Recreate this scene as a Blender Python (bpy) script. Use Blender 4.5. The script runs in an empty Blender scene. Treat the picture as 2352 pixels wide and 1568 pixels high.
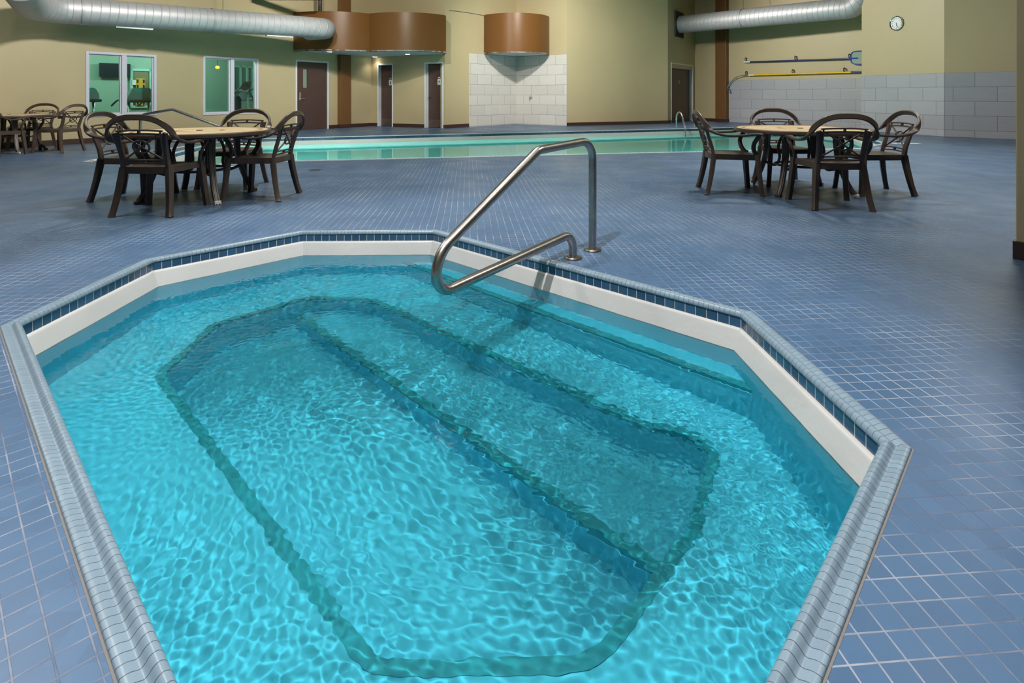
import bpy, math, random
import numpy as np
from mathutils import Vector, Matrix, geometry
random.seed(7)
sc = bpy.context.scene
COL = sc.collection
PI = math.pi

# ------------------------------------------------------------------ camera
CH, CF, CX, CY = 1.08, 1292.0, 1176.0, 218.0      # camera height, focal length in px, horizon point in px
cd = bpy.data.cameras.new('camera')
cam = bpy.data.objects.new('camera', cd); COL.objects.link(cam)
cam.location = (0, 0, CH); cam.rotation_euler = (PI/2, 0, 0)
cd.sensor_width = 36; cd.lens = 36*CF/2352
cd.shift_y = -(784-CY)/2352
cd.clip_end = 200
sc.camera = cam

# ------------------------------------------------------------------ world, lamps, exposure
w = bpy.data.worlds.new('world'); sc.world = w; w.use_nodes = True
w.node_tree.nodes['Background'].inputs[0].default_value = (0.75, 0.85, 1.0, 1)
w.node_tree.nodes['Background'].inputs[1].default_value = 0.05
vs = sc.view_settings
vs.view_transform = 'Standard'; vs.look = 'None'; vs.gamma = 1; vs.use_curve_mapping = False
vs.exposure = 0.06
sc.cycles.use_denoising = True
sc.cycles.use_adaptive_sampling = True; sc.cycles.adaptive_threshold = 0.10; sc.cycles.adaptive_min_samples = 20
sc.cycles.max_bounces = 6; sc.cycles.diffuse_bounces = 3; sc.cycles.glossy_bounces = 2
sc.cycles.transmission_bounces = 5; sc.cycles.transparent_max_bounces = 8
sc.cycles.caustics_refractive = True; sc.cycles.caustics_reflective = False
sc.cycles.sample_clamp_indirect = 4.0

def lamp(x, y, z, power, size=0.35, col=(1.0, 0.93, 0.82), caustic=False):
    l = bpy.data.lights.new('high_bay_lamp', 'POINT'); l.energy = power; l.color = col; l.shadow_soft_size = size
    o = bpy.data.objects.new('high_bay_lamp', l); COL.objects.link(o); o.location = (x, y, z)
    if caustic: l.cycles.is_caustics_light = True
    return o
CEIL = 5.4
def panel(x, y, z, power, size=1.5, col=(1.0, 0.96, 0.88)):
    l = bpy.data.lights.new('ceiling_luminaire', 'AREA'); l.shape = 'DISK'; l.size = size; l.energy = power; l.color = col
    o = bpy.data.objects.new('ceiling_luminaire', l); COL.objects.link(o); o.location = (x, y, z)
    return o
def reflector(x, y, z, power, half=50, size=0.30, aim=None, col=(1.0, 0.96, 0.88), blend=.35):
    """ceiling spot, its cone shaped to place light and glare, straight down unless aimed"""
    l = bpy.data.lights.new('ceiling_spot', 'SPOT'); l.energy = power; l.color = col; l.shadow_soft_size = size
    l.spot_size = math.radians(2*half); l.spot_blend = blend
    o = bpy.data.objects.new('ceiling_spot', l); COL.objects.link(o); o.location = (x, y, z)
    if aim: o.rotation_euler = (Vector(aim)-Vector((x, y, z))).to_track_quat('-Z', 'Y').to_euler()
    return o
for (x, y, p) in ((-1.1, 0.9, 1250), (1.5, 1.7, 420)):
    o = reflector(x, y, 4.8, p, 31, .025, aim=(-.6, 2.7, 0), col=(1.0, .97, .93), blend=.35); o.data.cycles.is_caustics_light = True  # small spots added over the tub to brighten it and sharpen caustics
panel(-4.4, 4.6, 5.0, 120, .5); panel(0.0, 4.8, 5.0, 120, .4); panel(4.4, 4.7, 5.0, 120, .5)
panel(8.6, 9.5, 5.0, 110); panel(-9.0, 7.0, 5.0, 110)
reflector(-2.6, 8.2, 5.0, 760, 48); reflector(3.2, 8.6, 5.0, 760, 48)
reflector(-3.6, 9.0, 5.0, 1500, 50, .25, aim=(-8.6, 14.0, 1.0), blend=.8)
reflector(-2.6, 10.5, 5.0, 1300, 45, .12, aim=(-3.6, 18.0, 2.2), blend=.8)  # flood added to brighten the entry canopy
reflector(1.0, 14.3, 5.0, 1700, 50, .12, aim=(1.4, 20.6, 1.2), blend=1)
reflector(3.0, 17.0, 4.8, 1900, 62, .2, aim=(11.0, 16.2, 1.2), blend=.8)
reflector(5.0, 12.5, 5.0, 600, 50); reflector(7.4, 8.4, 5.0, 420, 48)

# ------------------------------------------------------------------ helpers
class MB:
    """collects polygons of one mesh"""
    def __init__(s): s.v=[]; s.f=[]; s.uv=[]
    def vert(s, p): s.v.append(tuple(p)); return len(s.v)-1
    def face(s, idx, uv=None): s.f.append(tuple(idx)); s.uv.append(uv)
    def quad(s, a, b, c, d, uv=None):
        i=[s.vert(p) for p in (a,b,c,d)]; s.face(i, uv)
    def box(s, x0,x1,y0,y1,z0,z1, M=None):
        P=[Vector((x,y,z)) for z in (z0,z1) for (x,y) in ((x0,y0),(x1,y0),(x1,y1),(x0,y1))]
        if M: P=[M@p for p in P]
        i=[s.vert(p) for p in P]
        for q in ((0,3,2,1),(4,5,6,7),(0,1,5,4),(1,2,6,5),(2,3,7,6),(3,0,4,7)): s.face([i[k] for k in q])
    def prism(s, poly, z0, z1, bottom=True):
        n=len(poly); a=[s.vert((p[0],p[1],z0)) for p in poly]; b=[s.vert((p[0],p[1],z1)) for p in poly]
        for k in range(n): s.face((a[k],a[(k+1)%n],b[(k+1)%n],b[k]))
        for t in geometry.tessellate_polygon([[Vector((p[0],p[1],0)) for p in poly]]):
            s.face([b[k] for k in t]);
            if bottom: s.face([a[k] for k in reversed(t)])
    def tube(s, pts, r, seg=12, caps=True, closed=False):
        pts=[Vector(p) for p in pts]; n=len(pts)
        rr=r if isinstance(r,(list,tuple)) else [r]*n
        T=[]
        for i in range(n):
            if closed: d=pts[(i+1)%n]-pts[i-1]
            else: d=pts[min(i+1,n-1)]-pts[max(i-1,0)]
            T.append(d.normalized())
        N=T[0].orthogonal().normalized(); rings=[]
        for i in range(n):
            N=(N-T[i]*N.dot(T[i])).normalized(); B=T[i].cross(N)
            rings.append([s.vert(pts[i]+rr[i]*(math.cos(2*PI*k/seg)*N+math.sin(2*PI*k/seg)*B)) for k in range(seg)])
        for i in range(n if closed else n-1):
            a=rings[i]; b=rings[(i+1)%n]
            off=0
            if closed and i==n-1:
                p=Vector(s.v[a[0]]); off=min(range(seg), key=lambda k:(Vector(s.v[b[k]])-p).length)
            for k in range(seg): s.face((a[k],a[(k+1)%seg],b[(k+1+off)%seg],b[(k+off)%seg]))
        if caps and not closed: s.face(rings[0][::-1]); s.face(rings[-1])
    def band(s, pts, nrm, wdt, thk):
        """flat rounded strap swept along pts; nrm = face normal, wdt across, thk along the normal"""
        pts=[Vector(p) for p in pts]; n=len(pts); rings=[]
        W=wdt if isinstance(wdt,list) else [wdt]*n; TH=thk if isinstance(thk,list) else [thk]*n
        for i in range(n):
            T=(pts[min(i+1,n-1)]-pts[max(i-1,0)]).normalized(); N=Vector(nrm[i]); N=(N-T*N.dot(T)).normalized(); B=T.cross(N)
            w2,t2=W[i]/2,TH[i]/2; sec=[]
            for (a,b) in ((-1,-.45),(-.8,-1),(.8,-1),(1,-.45),(1,.45),(.8,1),(-.8,1),(-1,.45)):
                sec.append(s.vert(pts[i]+B*(a*w2)+N*(b*t2)))
            rings.append(sec)
        for i in range(n-1):
            a,b=rings[i],rings[i+1]
            for k in range(8): s.face((a[k],a[(k+1)%8],b[(k+1)%8],b[k]))
        s.face(rings[0][::-1]); s.face(rings[-1])
    def lathe(s, prof, c=(0,0,0), seg=48, M=None):
        rings=[]
        for (r,z) in prof:
            ring=[]
            for k in range(seg if r>1e-6 else 1):
                a=2*PI*k/seg; p=Vector((c[0]+r*math.cos(a),c[1]+r*math.sin(a),c[2]+z)); 
                if M: p=M@p
                ring.append(s.vert(p))
            rings.append(ring)
        for i in range(len(rings)-1):
            a,b=rings[i],rings[i+1]
            for k in range(seg):
                if len(a)==1 and len(b)==1: continue
                if len(a)==1: s.face((a[0],b[k],b[(k+1)%seg]))
                elif len(b)==1: s.face((a[k],b[0],a[(k+1)%seg])[::1])
                else: s.face((a[k],b[k],b[(k+1)%seg],a[(k+1)%seg]))
    def build(s, name, mat, parent=None, smooth=False, bevel=0, fixn=True):
        me=bpy.data.meshes.new(name); me.from_pydata(s.v,[],s.f)
        if any(u is not None for u in s.uv):
            l=me.uv_layers.new(name='UVMap'); k=0; dat=[]
            for fi,f in enumerate(s.f):
                u=s.uv[fi] or [(0,0)]*len(f)
                for q in u: dat+= [q[0],q[1]]
            l.data.foreach_set('uv',dat)
        if fixn:
            import bmesh
            bm=bmesh.new(); bm.from_mesh(me); bmesh.ops.recalc_face_normals(bm,faces=bm.faces); bm.to_mesh(me); bm.free()
        me.materials.append(mat)
        if smooth:
            for p in me.polygons: p.use_smooth=True
        o=bpy.data.objects.new(name,me); COL.objects.link(o)
        if parent: o.parent=parent
        if smooth=='auto':
            me.set_sharp_from_angle(angle=math.radians(40))
        if bevel:
            b=o.modifiers.new('bevel','BEVEL'); b.width=bevel; b.segments=2; b.limit_method='ANGLE'
        return o
def tag(o,label=None,cat=None,group=None,kind=None):
    if label: o['label']=label
    if cat: o['category']=cat
    if group: o['group']=group
    if kind: o['kind']=kind
    return o
def empty(name,loc=(0,0,0),rz=0):
    o=bpy.data.objects.new(name,None); COL.objects.link(o); o.location=loc; o.rotation_euler=(0,0,rz); o.empty_display_size=.1
    return o
def copy_tree(o,parent=None):
    c=o.copy(); COL.objects.link(c)
    if parent: c.parent=parent
    for ch in list(o.children): copy_tree(ch,c)
    return c
def smooth_path(P, n=8, closed=False):
    """Catmull-Rom through the points"""
    P=[Vector(p) for p in P]; out=[]; m=len(P)
    for i in range(m-1):
        p0=P[max(i-1,0)]; p1=P[i]; p2=P[i+1]; p3=P[min(i+2,m-1)]
        for k in range(n):
            t=k/n
            out.append(.5*((2*p1)+(-p0+p2)*t+(2*p0-5*p1+4*p2-p3)*t*t+(-p0+3*p1-3*p2+p3)*t**3))
    out.append(P[-1]); return out
def bent_path(P, R, n=8, cap=.49):
    """straight runs joined by arcs of radius R"""
    P=[Vector(p) for p in P]; out=[P[0]]
    for i in range(1,len(P)-1):
        r=R[i-1] if isinstance(R,(list,tuple)) else R
        a=(P[i-1]-P[i]).normalized(); b=(P[i+1]-P[i]).normalized(); ang=a.angle(b)
        t=r/math.tan(ang/2); t=min(t,cap*(P[i-1]-P[i]).length,cap*(P[i+1]-P[i]).length); r=t*math.tan(ang/2)
        c=P[i]+(a+b).normalized()*(r/math.sin(ang/2)); s=P[i]+a*t-c; e=P[i]+b*t-c; tot=s.angle(e); ax=s.cross(e).normalized()
        for k in range(n+1): out.append(c+Matrix.Rotation(tot*k/n,3,ax)@s)
    out.append(P[-1]); return out
def offset_poly(P,d):
    """move each edge of a clockwise polygon inward by d"""
    n=len(P); Q=[]
    for i in range(n):
        a=Vector(P[i-1][:2]);b=Vector(P[i][:2]);c=Vector(P[(i+1)%n][:2])
        d1=(b-a).normalized();d2=(c-b).normalized(); n1=Vector((d1.y,-d1.x)); n2=Vector((d2.y,-d2.x))
        m=n1+n2; m=m/m.dot(n1); q=b+d*m; Q.append((q.x,q.y))
    return Q
def fillet_poly(P,r,n=6):
    out=[]
    N=len(P)
    for i in range(N):
        a=Vector(P[i-1]);b=Vector(P[i]);c=Vector(P[(i+1)%N])
        seg=bent_path([a.to_3d(),b.to_3d(),c.to_3d()],r,n)[1:-1]
        out+=[(p.x,p.y) for p in seg]
    return out
def ground(px,py,z=0.0):
    """where the line of sight through a photo pixel meets the level z (used only to measure the plan)"""
    Y=CF*(CH-z)/(py-CY); return ((px-CX)/CF*Y, Y)

# ------------------------------------------------------------------ materials
def mat(name, col, rough=.5, metal=0, spec=.5, bump=None, var=None, ior=None, coat=0):
    m=bpy.data.materials.new(name); m.use_nodes=True; nt=m.node_tree; b=nt.nodes['Principled BSDF']
    b.inputs['Base Color'].default_value=(*col,1); b.inputs['Roughness'].default_value=rough; b.inputs['Metallic'].default_value=metal
    b.inputs['Specular IOR Level'].default_value=spec
    if coat: b.inputs['Coat Weight'].default_value=coat
    tc=nt.nodes.new('ShaderNodeTexCoord')
    if var:   # (scale, amount) gentle colour variation
        n=nt.nodes.new('ShaderNodeTexNoise'); n.inputs['Scale'].default_value=var[0]; n.inputs['Detail'].default_value=4
        nt.links.new(tc.outputs['Object'],n.inputs['Vector'])
        r=nt.nodes.new('ShaderNodeMapRange'); r.inputs['To Min'].default_value=1-var[1]; r.inputs['To Max'].default_value=1+var[1]
        r.inputs['From Min'].default_value=.3; r.inputs['From Max'].default_value=.7
        nt.links.new(n.outputs['Fac'],r.inputs['Value'])
        x=nt.nodes.new('ShaderNodeVectorMath'); x.operation='SCALE'; x.inputs[0].default_value=col
        nt.links.new(r.outputs[0],x.inputs['Scale']); nt.links.new(x.outputs[0],b.inputs['Base Color'])
    if bump:  # (scale, strength)
        n=nt.nodes.new('ShaderNodeTexNoise'); n.inputs['Scale'].default_value=bump[0]; n.inputs['Detail'].default_value=3
        nt.links.new(tc.outputs['Object'],n.inputs['Vector'])
        u=nt.nodes.new('ShaderNodeBump'); u.inputs['Strength'].default_value=bump[1]; u.inputs['Distance'].default_value=.01
        nt.links.new(n.outputs['Fac'],u.inputs['Height']); nt.links.new(u.outputs[0],b.inputs['Normal'])
    return m
class NT:
    """small node graph builder"""
    def __init__(s,m): s.nt=m.node_tree; s.b=s.nt.nodes.get('Principled BSDF')
    def n(s,t,**k):
        x=s.nt.nodes.new(t)
        for a,v in k.items(): setattr(x,a,v)
        return x
    def L(s,a,b): s.nt.links.new(a,b)
    def m(s,op,a,b=None,c=None,clamp=False):
        x=s.n('ShaderNodeMath',operation=op); x.use_clamp=clamp
        for i,v in enumerate((a,b,c)):
            if v is None: continue
            if hasattr(v,'links'): s.L(v,x.inputs[i])
            else: x.inputs[i].default_value=v
        return x.outputs[0]
    def mix(s,f,a,b):
        x=s.n('ShaderNodeMix',data_type='RGBA')
        for sock,v in ((x.inputs[0],f),(x.inputs[6],a),(x.inputs[7],b)):
            if hasattr(v,'links'): s.L(v,sock)
            else: sock.default_value=(*v,1) if isinstance(v,tuple) else v
        return x.outputs[2]
    def noise(s,vec,scale,detail=3,rough=.5):
        x=s.n('ShaderNodeTexNoise'); x.inputs['Scale'].default_value=scale; x.inputs['Detail'].default_value=detail; x.inputs['Roughness'].default_value=rough
        s.L(vec,x.inputs['Vector']); return x.outputs['Fac']
    def rng(s,v,a,b,c,d,sm=False):
        x=s.n('ShaderNodeMapRange'); x.clamp=True
        if sm: x.interpolation_type='SMOOTHSTEP'
        s.L(v,x.inputs[0])
        for i,q in enumerate((a,b,c,d)): x.inputs[i+1].default_value=q
        return x.outputs[0]
def grid_mask(g,u,v,size,grout):
    """1 on grout lines of a square grid"""
    out=[]
    for c in (u,v):
        f=g.m('FRACT',g.m('DIVIDE',c,size))
        d=g.m('MINIMUM',f,g.m('SUBTRACT',1.0,f))
        out.append(g.rng(d,grout/size*.35,grout/size*.65,1,0))
    return g.m('MAXIMUM',out[0],out[1])

def floor_material():
    m=bpy.data.materials.new('deck_tile'); m.use_nodes=True; g=NT(m); b=g.b
    tc=g.n('ShaderNodeTexCoord'); sp=g.n('ShaderNodeSeparateXYZ')
    # slight waviness of the setting bed
    P=tc.outputs['Object']; g.L(P,sp.inputs[0]); X,Y=sp.outputs[0],sp.outputs[1]
    wob=g.m('MULTIPLY',g.m('SUBTRACT',g.noise(P,.6,1),.5),.02)
    def rot(a,ox=0,oy=0):
        c,s_=math.cos(a),math.sin(a)
        u=g.m('ADD',g.m('ADD',g.m('MULTIPLY',X,c),g.m('MULTIPLY',Y,s_)),wob)
        v=g.m('ADD',g.m('ADD',g.m('MULTIPLY',X,-s_),g.m('MULTIPLY',Y,c)),wob)
        return g.m('ADD',u,50+ox),g.m('ADD',v,50+oy)
    T=.0585; G=.0038
    ua,va=rot(math.radians(4.5)); ub,vb=rot(math.radians(-43.7),.0,.021)
    reg=g.m('MULTIPLY',g.m('LESS_THAN',X,-.3),g.m('LESS_THAN',Y,2.66))
    g1=grid_mask(g,ua,va,T,G); g2=grid_mask(g,ub,vb,T,G)
    gm=g.m('ADD',g.m('MULTIPLY',g1,g.m('SUBTRACT',1.0,reg)),g.m('MULTIPLY',g2,reg))
    # per tile tone
    wn=g.n('ShaderNodeTexWhiteNoise',noise_dimensions='2D'); cv=g.n('ShaderNodeCombineXYZ')
    g.L(g.m('FLOOR',g.m('DIVIDE',ua,T)),cv.inputs[0]); g.L(g.m('FLOOR',g.m('DIVIDE',va,T)),cv.inputs[1]); g.L(cv.outputs[0],wn.inputs['Vector'])
    tone=g.m('MULTIPLY_ADD',wn.outputs['Value'],.14,.93)
    speck=g.rng(g.noise(P,900,1),.66,.74,0,.35)
    big=g.noise(P,.7,4)
    tile=g.mix(g.rng(big,.3,.7,0,1),(.043,.095,.182),(.060,.117,.212))
    vm=g.n('ShaderNodeVectorMath',operation='SCALE'); g.L(tile,vm.inputs[0]); g.L(tone,vm.inputs['Scale'])
    tile2=g.mix(speck,vm.outputs[0],(.2,.26,.38))
    gn=g.noise(P,2.2,5,.65)
    grout=g.mix(g.rng(gn,.40,.62,0,1),(.075,.10,.16),(.27,.29,.34))
    col=g.mix(gm,tile2,grout)
    # pale worn patches at random, also painting in the deck's broad sheen
    haze=g.m('MULTIPLY',g.rng(g.noise(P,1.3,6,.7),.62,.78,0,1),.16)
    col=g.mix(haze,col,(.55,.58,.62))
    g.L(col,b.inputs['Base Color'])
    rg=g.rng(g.noise(P,1.7,4),.3,.7,.30,.46); g.L(g.m('ADD',rg,g.m('MULTIPLY',gm,.3)),b.inputs['Roughness'])
    b.inputs['Specular IOR Level'].default_value=.40
    h=g.m('ADD',g.m('MULTIPLY',gm,-1),g.m('MULTIPLY',g.noise(P,400,2),.12))
    bu=g.n('ShaderNodeBump'); bu.inputs['Strength'].default_value=.5; bu.inputs['Distance'].default_value=.0012
    g.L(h,bu.inputs['Height']); g.L(bu.outputs[0],b.inputs['Normal'])
    return m
def strip_tile_material(name,col,size,grout,gcol,rough=.25,vlines=None,spec=.5,var=.1,off=0):
    """tiles that run along a strip: joints across u every size metres"""
    m=bpy.data.materials.new(name); m.use_nodes=True; g=NT(m); b=g.b
    uv=g.n('ShaderNodeUVMap'); sp=g.n('ShaderNodeSeparateXYZ'); g.L(uv.outputs[0],sp.inputs[0])
    u=g.m('ADD',g.m('DIVIDE',sp.outputs[0],size),100+off)
    f=g.m('FRACT',u); d=g.m('MINIMUM',f,g.m('SUBTRACT',1.0,f)); k=g.rng(d,grout/size*.3,grout/size*.6,1,0)
    if vlines:
        for v0 in vlines:
            e=g.m('ABSOLUTE',g.m('SUBTRACT',sp.outputs[1],v0)); k=g.m('MAXIMUM',k,g.rng(e,.0015,.003,1,0))
    wn=g.n('ShaderNodeTexWhiteNoise',noise_dimensions='1D'); g.L(g.m('FLOOR',u),wn.inputs['W'])
    tone=g.m('MULTIPLY_ADD',wn.outputs['Value'],2*var,1-var)
    vm=g.n('ShaderNodeVectorMath',operation='SCALE'); vm.inputs[0].default_value=col; g.L(tone,vm.inputs['Scale'])
    g.L(g.mix(k,vm.outputs[0],gcol),b.inputs['Base Color']); b.inputs['Roughness'].default_value=rough; b.inputs['Specular IOR Level'].default_value=spec
    bu=g.n('ShaderNodeBump'); bu.inputs['Strength'].default_value=.6; bu.inputs['Distance'].default_value=.001
    g.L(g.m('MULTIPLY',k,-1),bu.inputs['Height']); g.L(bu.outputs[0],b.inputs['Normal'])
    return m
def wall_tile_material(name,col,tw,th,ztop,gcol,u0=0,rowshift=0,rough=.35):
    m=bpy.data.materials.new(name); m.use_nodes=True; g=NT(m); b=g.b
    uv=g.n('ShaderNodeUVMap'); sp=g.n('ShaderNodeSeparateXYZ'); g.L(uv.outputs[0],sp.inputs[0])
    r=g.m('ADD',g.m('DIVIDE',g.m('SUBTRACT',ztop,sp.outputs[1]),th),20.0+rowshift); row=g.m('FLOOR',r)
    odd=g.m('MODULO',row,2.0)
    u=g.m('ADD',g.m('ADD',g.m('DIVIDE',g.m('SUBTRACT',sp.outputs[0],u0),tw),20.0),g.m('MULTIPLY',odd,.5))
    fu=g.m('FRACT',u); du=g.m('MULTIPLY',g.m('MINIMUM',fu,g.m('SUBTRACT',1.0,fu)),tw)
    fv=g.m('FRACT',r); dv=g.m('MULTIPLY',g.m('MINIMUM',fv,g.m('SUBTRACT',1.0,fv)),th)
    k=g.m('MAXIMUM',g.rng(du,.002,.006,1,0),g.rng(dv,.002,.006,1,0))
    cv=g.n('ShaderNodeCombineXYZ'); g.L(g.m('FLOOR',u),cv.inputs[0]); g.L(row,cv.inputs[1])
    wn=g.n('ShaderNodeTexWhiteNoise',noise_dimensions='2D'); g.L(cv.outputs[0],wn.inputs['Vector'])
    # fine horizontal brushed grain
    sc_=g.n('ShaderNodeMapping'); sc_.inputs['Scale'].default_value=(2.2,60,1); g.L(uv.outputs[0],sc_.inputs[0])
    gr=g.noise(sc_.outputs[0],1.0,3)
    tone=g.m('ADD',g.m('MULTIPLY_ADD',wn.outputs['Value'],.10,.90),g.rng(gr,.3,.7,-.05,.05))
    vm=g.n('ShaderNodeVectorMath',operation='SCALE'); vm.inputs[0].default_value=col; g.L(tone,vm.inputs['Scale'])
    g.L(g.mix(k,vm.outputs[0],gcol),b.inputs['Base Color']); b.inputs['Roughness'].default_value=rough
    bu=g.n('ShaderNodeBump'); bu.inputs['Strength'].default_value=.4; bu.inputs['Distance'].default_value=.002
    g.L(g.m('MULTIPLY',k,-1),bu.inputs['Height']); g.L(bu.outputs[0],b.inputs['Normal'])
    return m
def tabletop_material():
    m=bpy.data.materials.new('stone_look_top'); m.use_nodes=True; g=NT(m); b=g.b
    tc=g.n('ShaderNodeTexCoord'); P=tc.outputs['Object']; sp=g.n('ShaderNodeSeparateXYZ'); g.L(P,sp.inputs[0])
    X,Y=sp.outputs[0],sp.outputs[1]
    r=g.m('SQRT',g.m('ADD',g.m('MULTIPLY',X,X),g.m('MULTIPLY',Y,Y)))
    k1=g.rng(g.m('ABSOLUTE',g.m('SUBTRACT',r,.225)),.014,.022,1,0)
    k2=g.rng(g.m('ABSOLUTE',g.m('SUBTRACT',r,.60)),.014,.022,1,0)
    lin=g.m('MINIMUM',g.m('ABSOLUTE',X),g.m('ABSOLUTE',Y)); k3=g.m('MULTIPLY',g.rng(lin,.0015,.004,.5,0),1.0)
    n=g.noise(P,7,5,.6)
    base=g.mix(g.rng(n,.3,.7,0,1),(.52,.38,.22),(.68,.54,.35))
    c=g.mix(g.m('MAXIMUM',k1,k2),base,(.27,.15,.07)); c=g.mix(k3,c,(.28,.19,.1))
    g.L(c,b.inputs['Base Color']); b.inputs['Roughness'].default_value=.32
    return m
def duct_material(name,col,pitch):
    m=bpy.data.materials.new(name); m.use_nodes=True; g=NT(m); b=g.b
    uv=g.n('ShaderNodeUVMap'); sp=g.n('ShaderNodeSeparateXYZ'); g.L(uv.outputs[0],sp.inputs[0])
    u=g.m('ADD',g.m('DIVIDE',sp.outputs[0],pitch),sp.outputs[1])   # helical lock seam
    f=g.m('FRACT',g.m('ADD',u,50)); d=g.m('MINIMUM',f,g.m('SUBTRACT',1.0,f)); k=g.rng(d,.02,.06,1,0)
    tc=g.n('ShaderNodeTexCoord'); n=g.noise(tc.outputs['Object'],6,4)
    c=g.mix(g.rng(n,.3,.7,0,1),tuple(x*.88 for x in col),col); c=g.mix(g.m('MULTIPLY',k,.25),c,(.2,.22,.24))
    g.L(c,b.inputs['Base Color']); b.inputs['Metallic'].default_value=.40; b.inputs['Roughness'].default_value=.50
    bu=g.n('ShaderNodeBump'); bu.inputs['Strength'].default_value=.7; bu.inputs['Distance'].default_value=.008
    g.L(k,bu.inputs['Height']); g.L(bu.outputs[0],b.inputs['Normal'])
    return m
def water_material(name,tint,ripple=None,refr=True):
    m=bpy.data.materials.new(name); m.use_nodes=True; nt=m.node_tree; g=NT(m); nt.nodes.remove(g.b); out=nt.nodes['Material Output']
    gl=g.n('ShaderNodeBsdfGlossy'); gl.inputs['Roughness'].default_value=.02
    fr=g.n('ShaderNodeFresnel'); fr.inputs['IOR'].default_value=1.33
    if refr:
        tr=g.n('ShaderNodeBsdfRefraction'); tr.inputs['IOR'].default_value=1.33; tr.inputs['Roughness'].default_value=0
        tr2=g.n('ShaderNodeBsdfTransparent'); tr2.inputs['Color'].default_value=(*tint,1)
    else: tr=g.n('ShaderNodeBsdfTransparent')
    tr.inputs['Color'].default_value=(*tint,1)
    base=tr.outputs[0]
    if refr:
        mm=g.n('ShaderNodeMixShader'); mm.inputs[0].default_value=.12; g.L(tr.outputs[0],mm.inputs[1]); g.L(tr2.outputs[0],mm.inputs[2]); base=mm.outputs[0]
    if ripple:
        tc=g.n('ShaderNodeTexCoord'); mp=g.n('ShaderNodeMapping'); mp.inputs['Scale'].default_value=ripple[2]; g.L(tc.outputs['Object'],mp.inputs[0])
        bu=g.n('ShaderNodeBump'); bu.inputs['Strength'].default_value=ripple[1]; bu.inputs['Distance'].default_value=.01
        g.L(g.noise(mp.outputs[0],ripple[0],3),bu.inputs['Height']); g.L(bu.outputs[0],gl.inputs['Normal']); g.L(bu.outputs[0],fr.inputs['Normal'])
    mx=g.n('ShaderNodeMixShader'); g.L(fr.outputs[0],mx.inputs[0]); g.L(base,mx.inputs[1]); g.L(gl.outputs[0],mx.inputs[2])
    g.L(mx.outputs[0],out.inputs['Surface'])
    return m
def glass_material(name,tint):
    m=bpy.data.materials.new(name); m.use_nodes=True; nt=m.node_tree; g=NT(m); nt.nodes.remove(g.b); out=nt.nodes['Material Output']
    gl=g.n('ShaderNodeBsdfGlossy'); gl.inputs['Roughness'].default_value=.01
    tr=g.n('ShaderNodeBsdfTransparent'); tr.inputs['Color'].default_value=(*tint,1)
    fr=g.n('ShaderNodeFresnel'); fr.inputs['IOR'].default_value=1.5
    mx=g.n('ShaderNodeMixShader'); g.L(fr.outputs[0],mx.inputs[0]); g.L(tr.outputs[0],mx.inputs[1]); g.L(gl.outputs[0],mx.inputs[2]); g.L(mx.outputs[0],out.inputs['Surface'])
    return m
def emit_material(name,col,s):
    m=bpy.data.materials.new(name); m.use_nodes=True; b=m.node_tree.nodes['Principled BSDF']
    b.inputs['Base Color'].default_value=(*col,1); b.inputs['Emission Color'].default_value=(*col,1); b.inputs['Emission Strength'].default_value=s
    return m

M={}
M['wall']=mat('tan_wall_paint',(.47,.395,.235),.5,bump=(60,.12),var=(.8,.03))
M['ceiling']=mat('ceiling_green',(.10,.14,.075),.7)
M['gypsum']=mat('soffit_board',(.62,.70,.72),.6)
M['base']=mat('rubber_baseboard',(.050,.026,.022),.4)
M['brown']=mat('satin_brown_fascia',(.145,.062,.017),.36,spec=.25)
M['colbrown']=mat('column_brown_paint',(.16,.075,.025),.4)
M['doorb']=mat('dark_brown_door',(.072,.042,.036),.38,var=(3,.06))
M['frame']=mat('white_door_frame',(.66,.69,.72),.4)
M['winframe']=mat('white_window_frame',(.62,.63,.72),.35)
M['steel']=mat('brushed_stainless',(.37,.35,.33),.32,metal=1,bump=(90,.05),var=(14,.12))
M['chrome']=mat('chrome',(.8,.8,.82),.12,metal=1)
M['resin']=mat('brown_resin',(.070,.049,.038),.36,spec=.45,bump=(220,.15),var=(9,.12))
M['rim']=mat('brown_table_rim',(.080,.055,.041),.34)
M['top']=tabletop_material()
M['wear']=mat('bare_white_worn_foot',(.7,.68,.66),.6)
M['deck']=floor_material()
M['black']=mat('black_plastic',(.012,.013,.015),.4)
M['darksteel']=mat('dark_painted_steel',(.02,.014,.012),.5)
M['plaster']=mat('white_plaster_rim',(.50,.495,.49),.35,bump=(25,.15),var=(3,.05))
M['coping']=strip_tile_material('pale_blue_coping_tile',(.165,.232,.295),.0272,.0022,(.06,.075,.09),.33,var=.06,spec=.45)
M['waterline']=strip_tile_material('navy_waterline_tile',(.033,.078,.15),.0585,.0042,(.45,.44,.42),.15,var=.18,off=.3)
M['groutline']=mat('grey_grout',(.15,.145,.14),.85)
M['basin']=mat('turquoise_basin_plaster',(.11,.62,.80),.7,var=(1.6,.07))
M['nosing']=mat('dark_teal_nosing_tile',(.012,.30,.35),.5,var=(9,.2))
M['duct']=duct_material('galvanised_spiral_duct',(.50,.50,.53),.16)
M['yellow']=mat('yellow_pole_paint',(.75,.48,.01),.35)
M['navy']=mat('navy_pole_paint',(.015,.03,.11),.35)
M['blue']=mat('bright_blue_plastic',(.012,.06,.36),.35)
M['net']=mat('pale_green_mesh',(.28,.38,.33),.8)
M['white']=mat('white_plastic',(.75,.76,.78),.4)
M['marker']=mat('white_marker_tile',(.62,.60,.57),.5,var=(30,.12))
M['glass']=glass_material('window_glass',(.80,.96,.91))
M['tubwater']=water_material('tub_water',(.74,.98,1.0))
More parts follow.
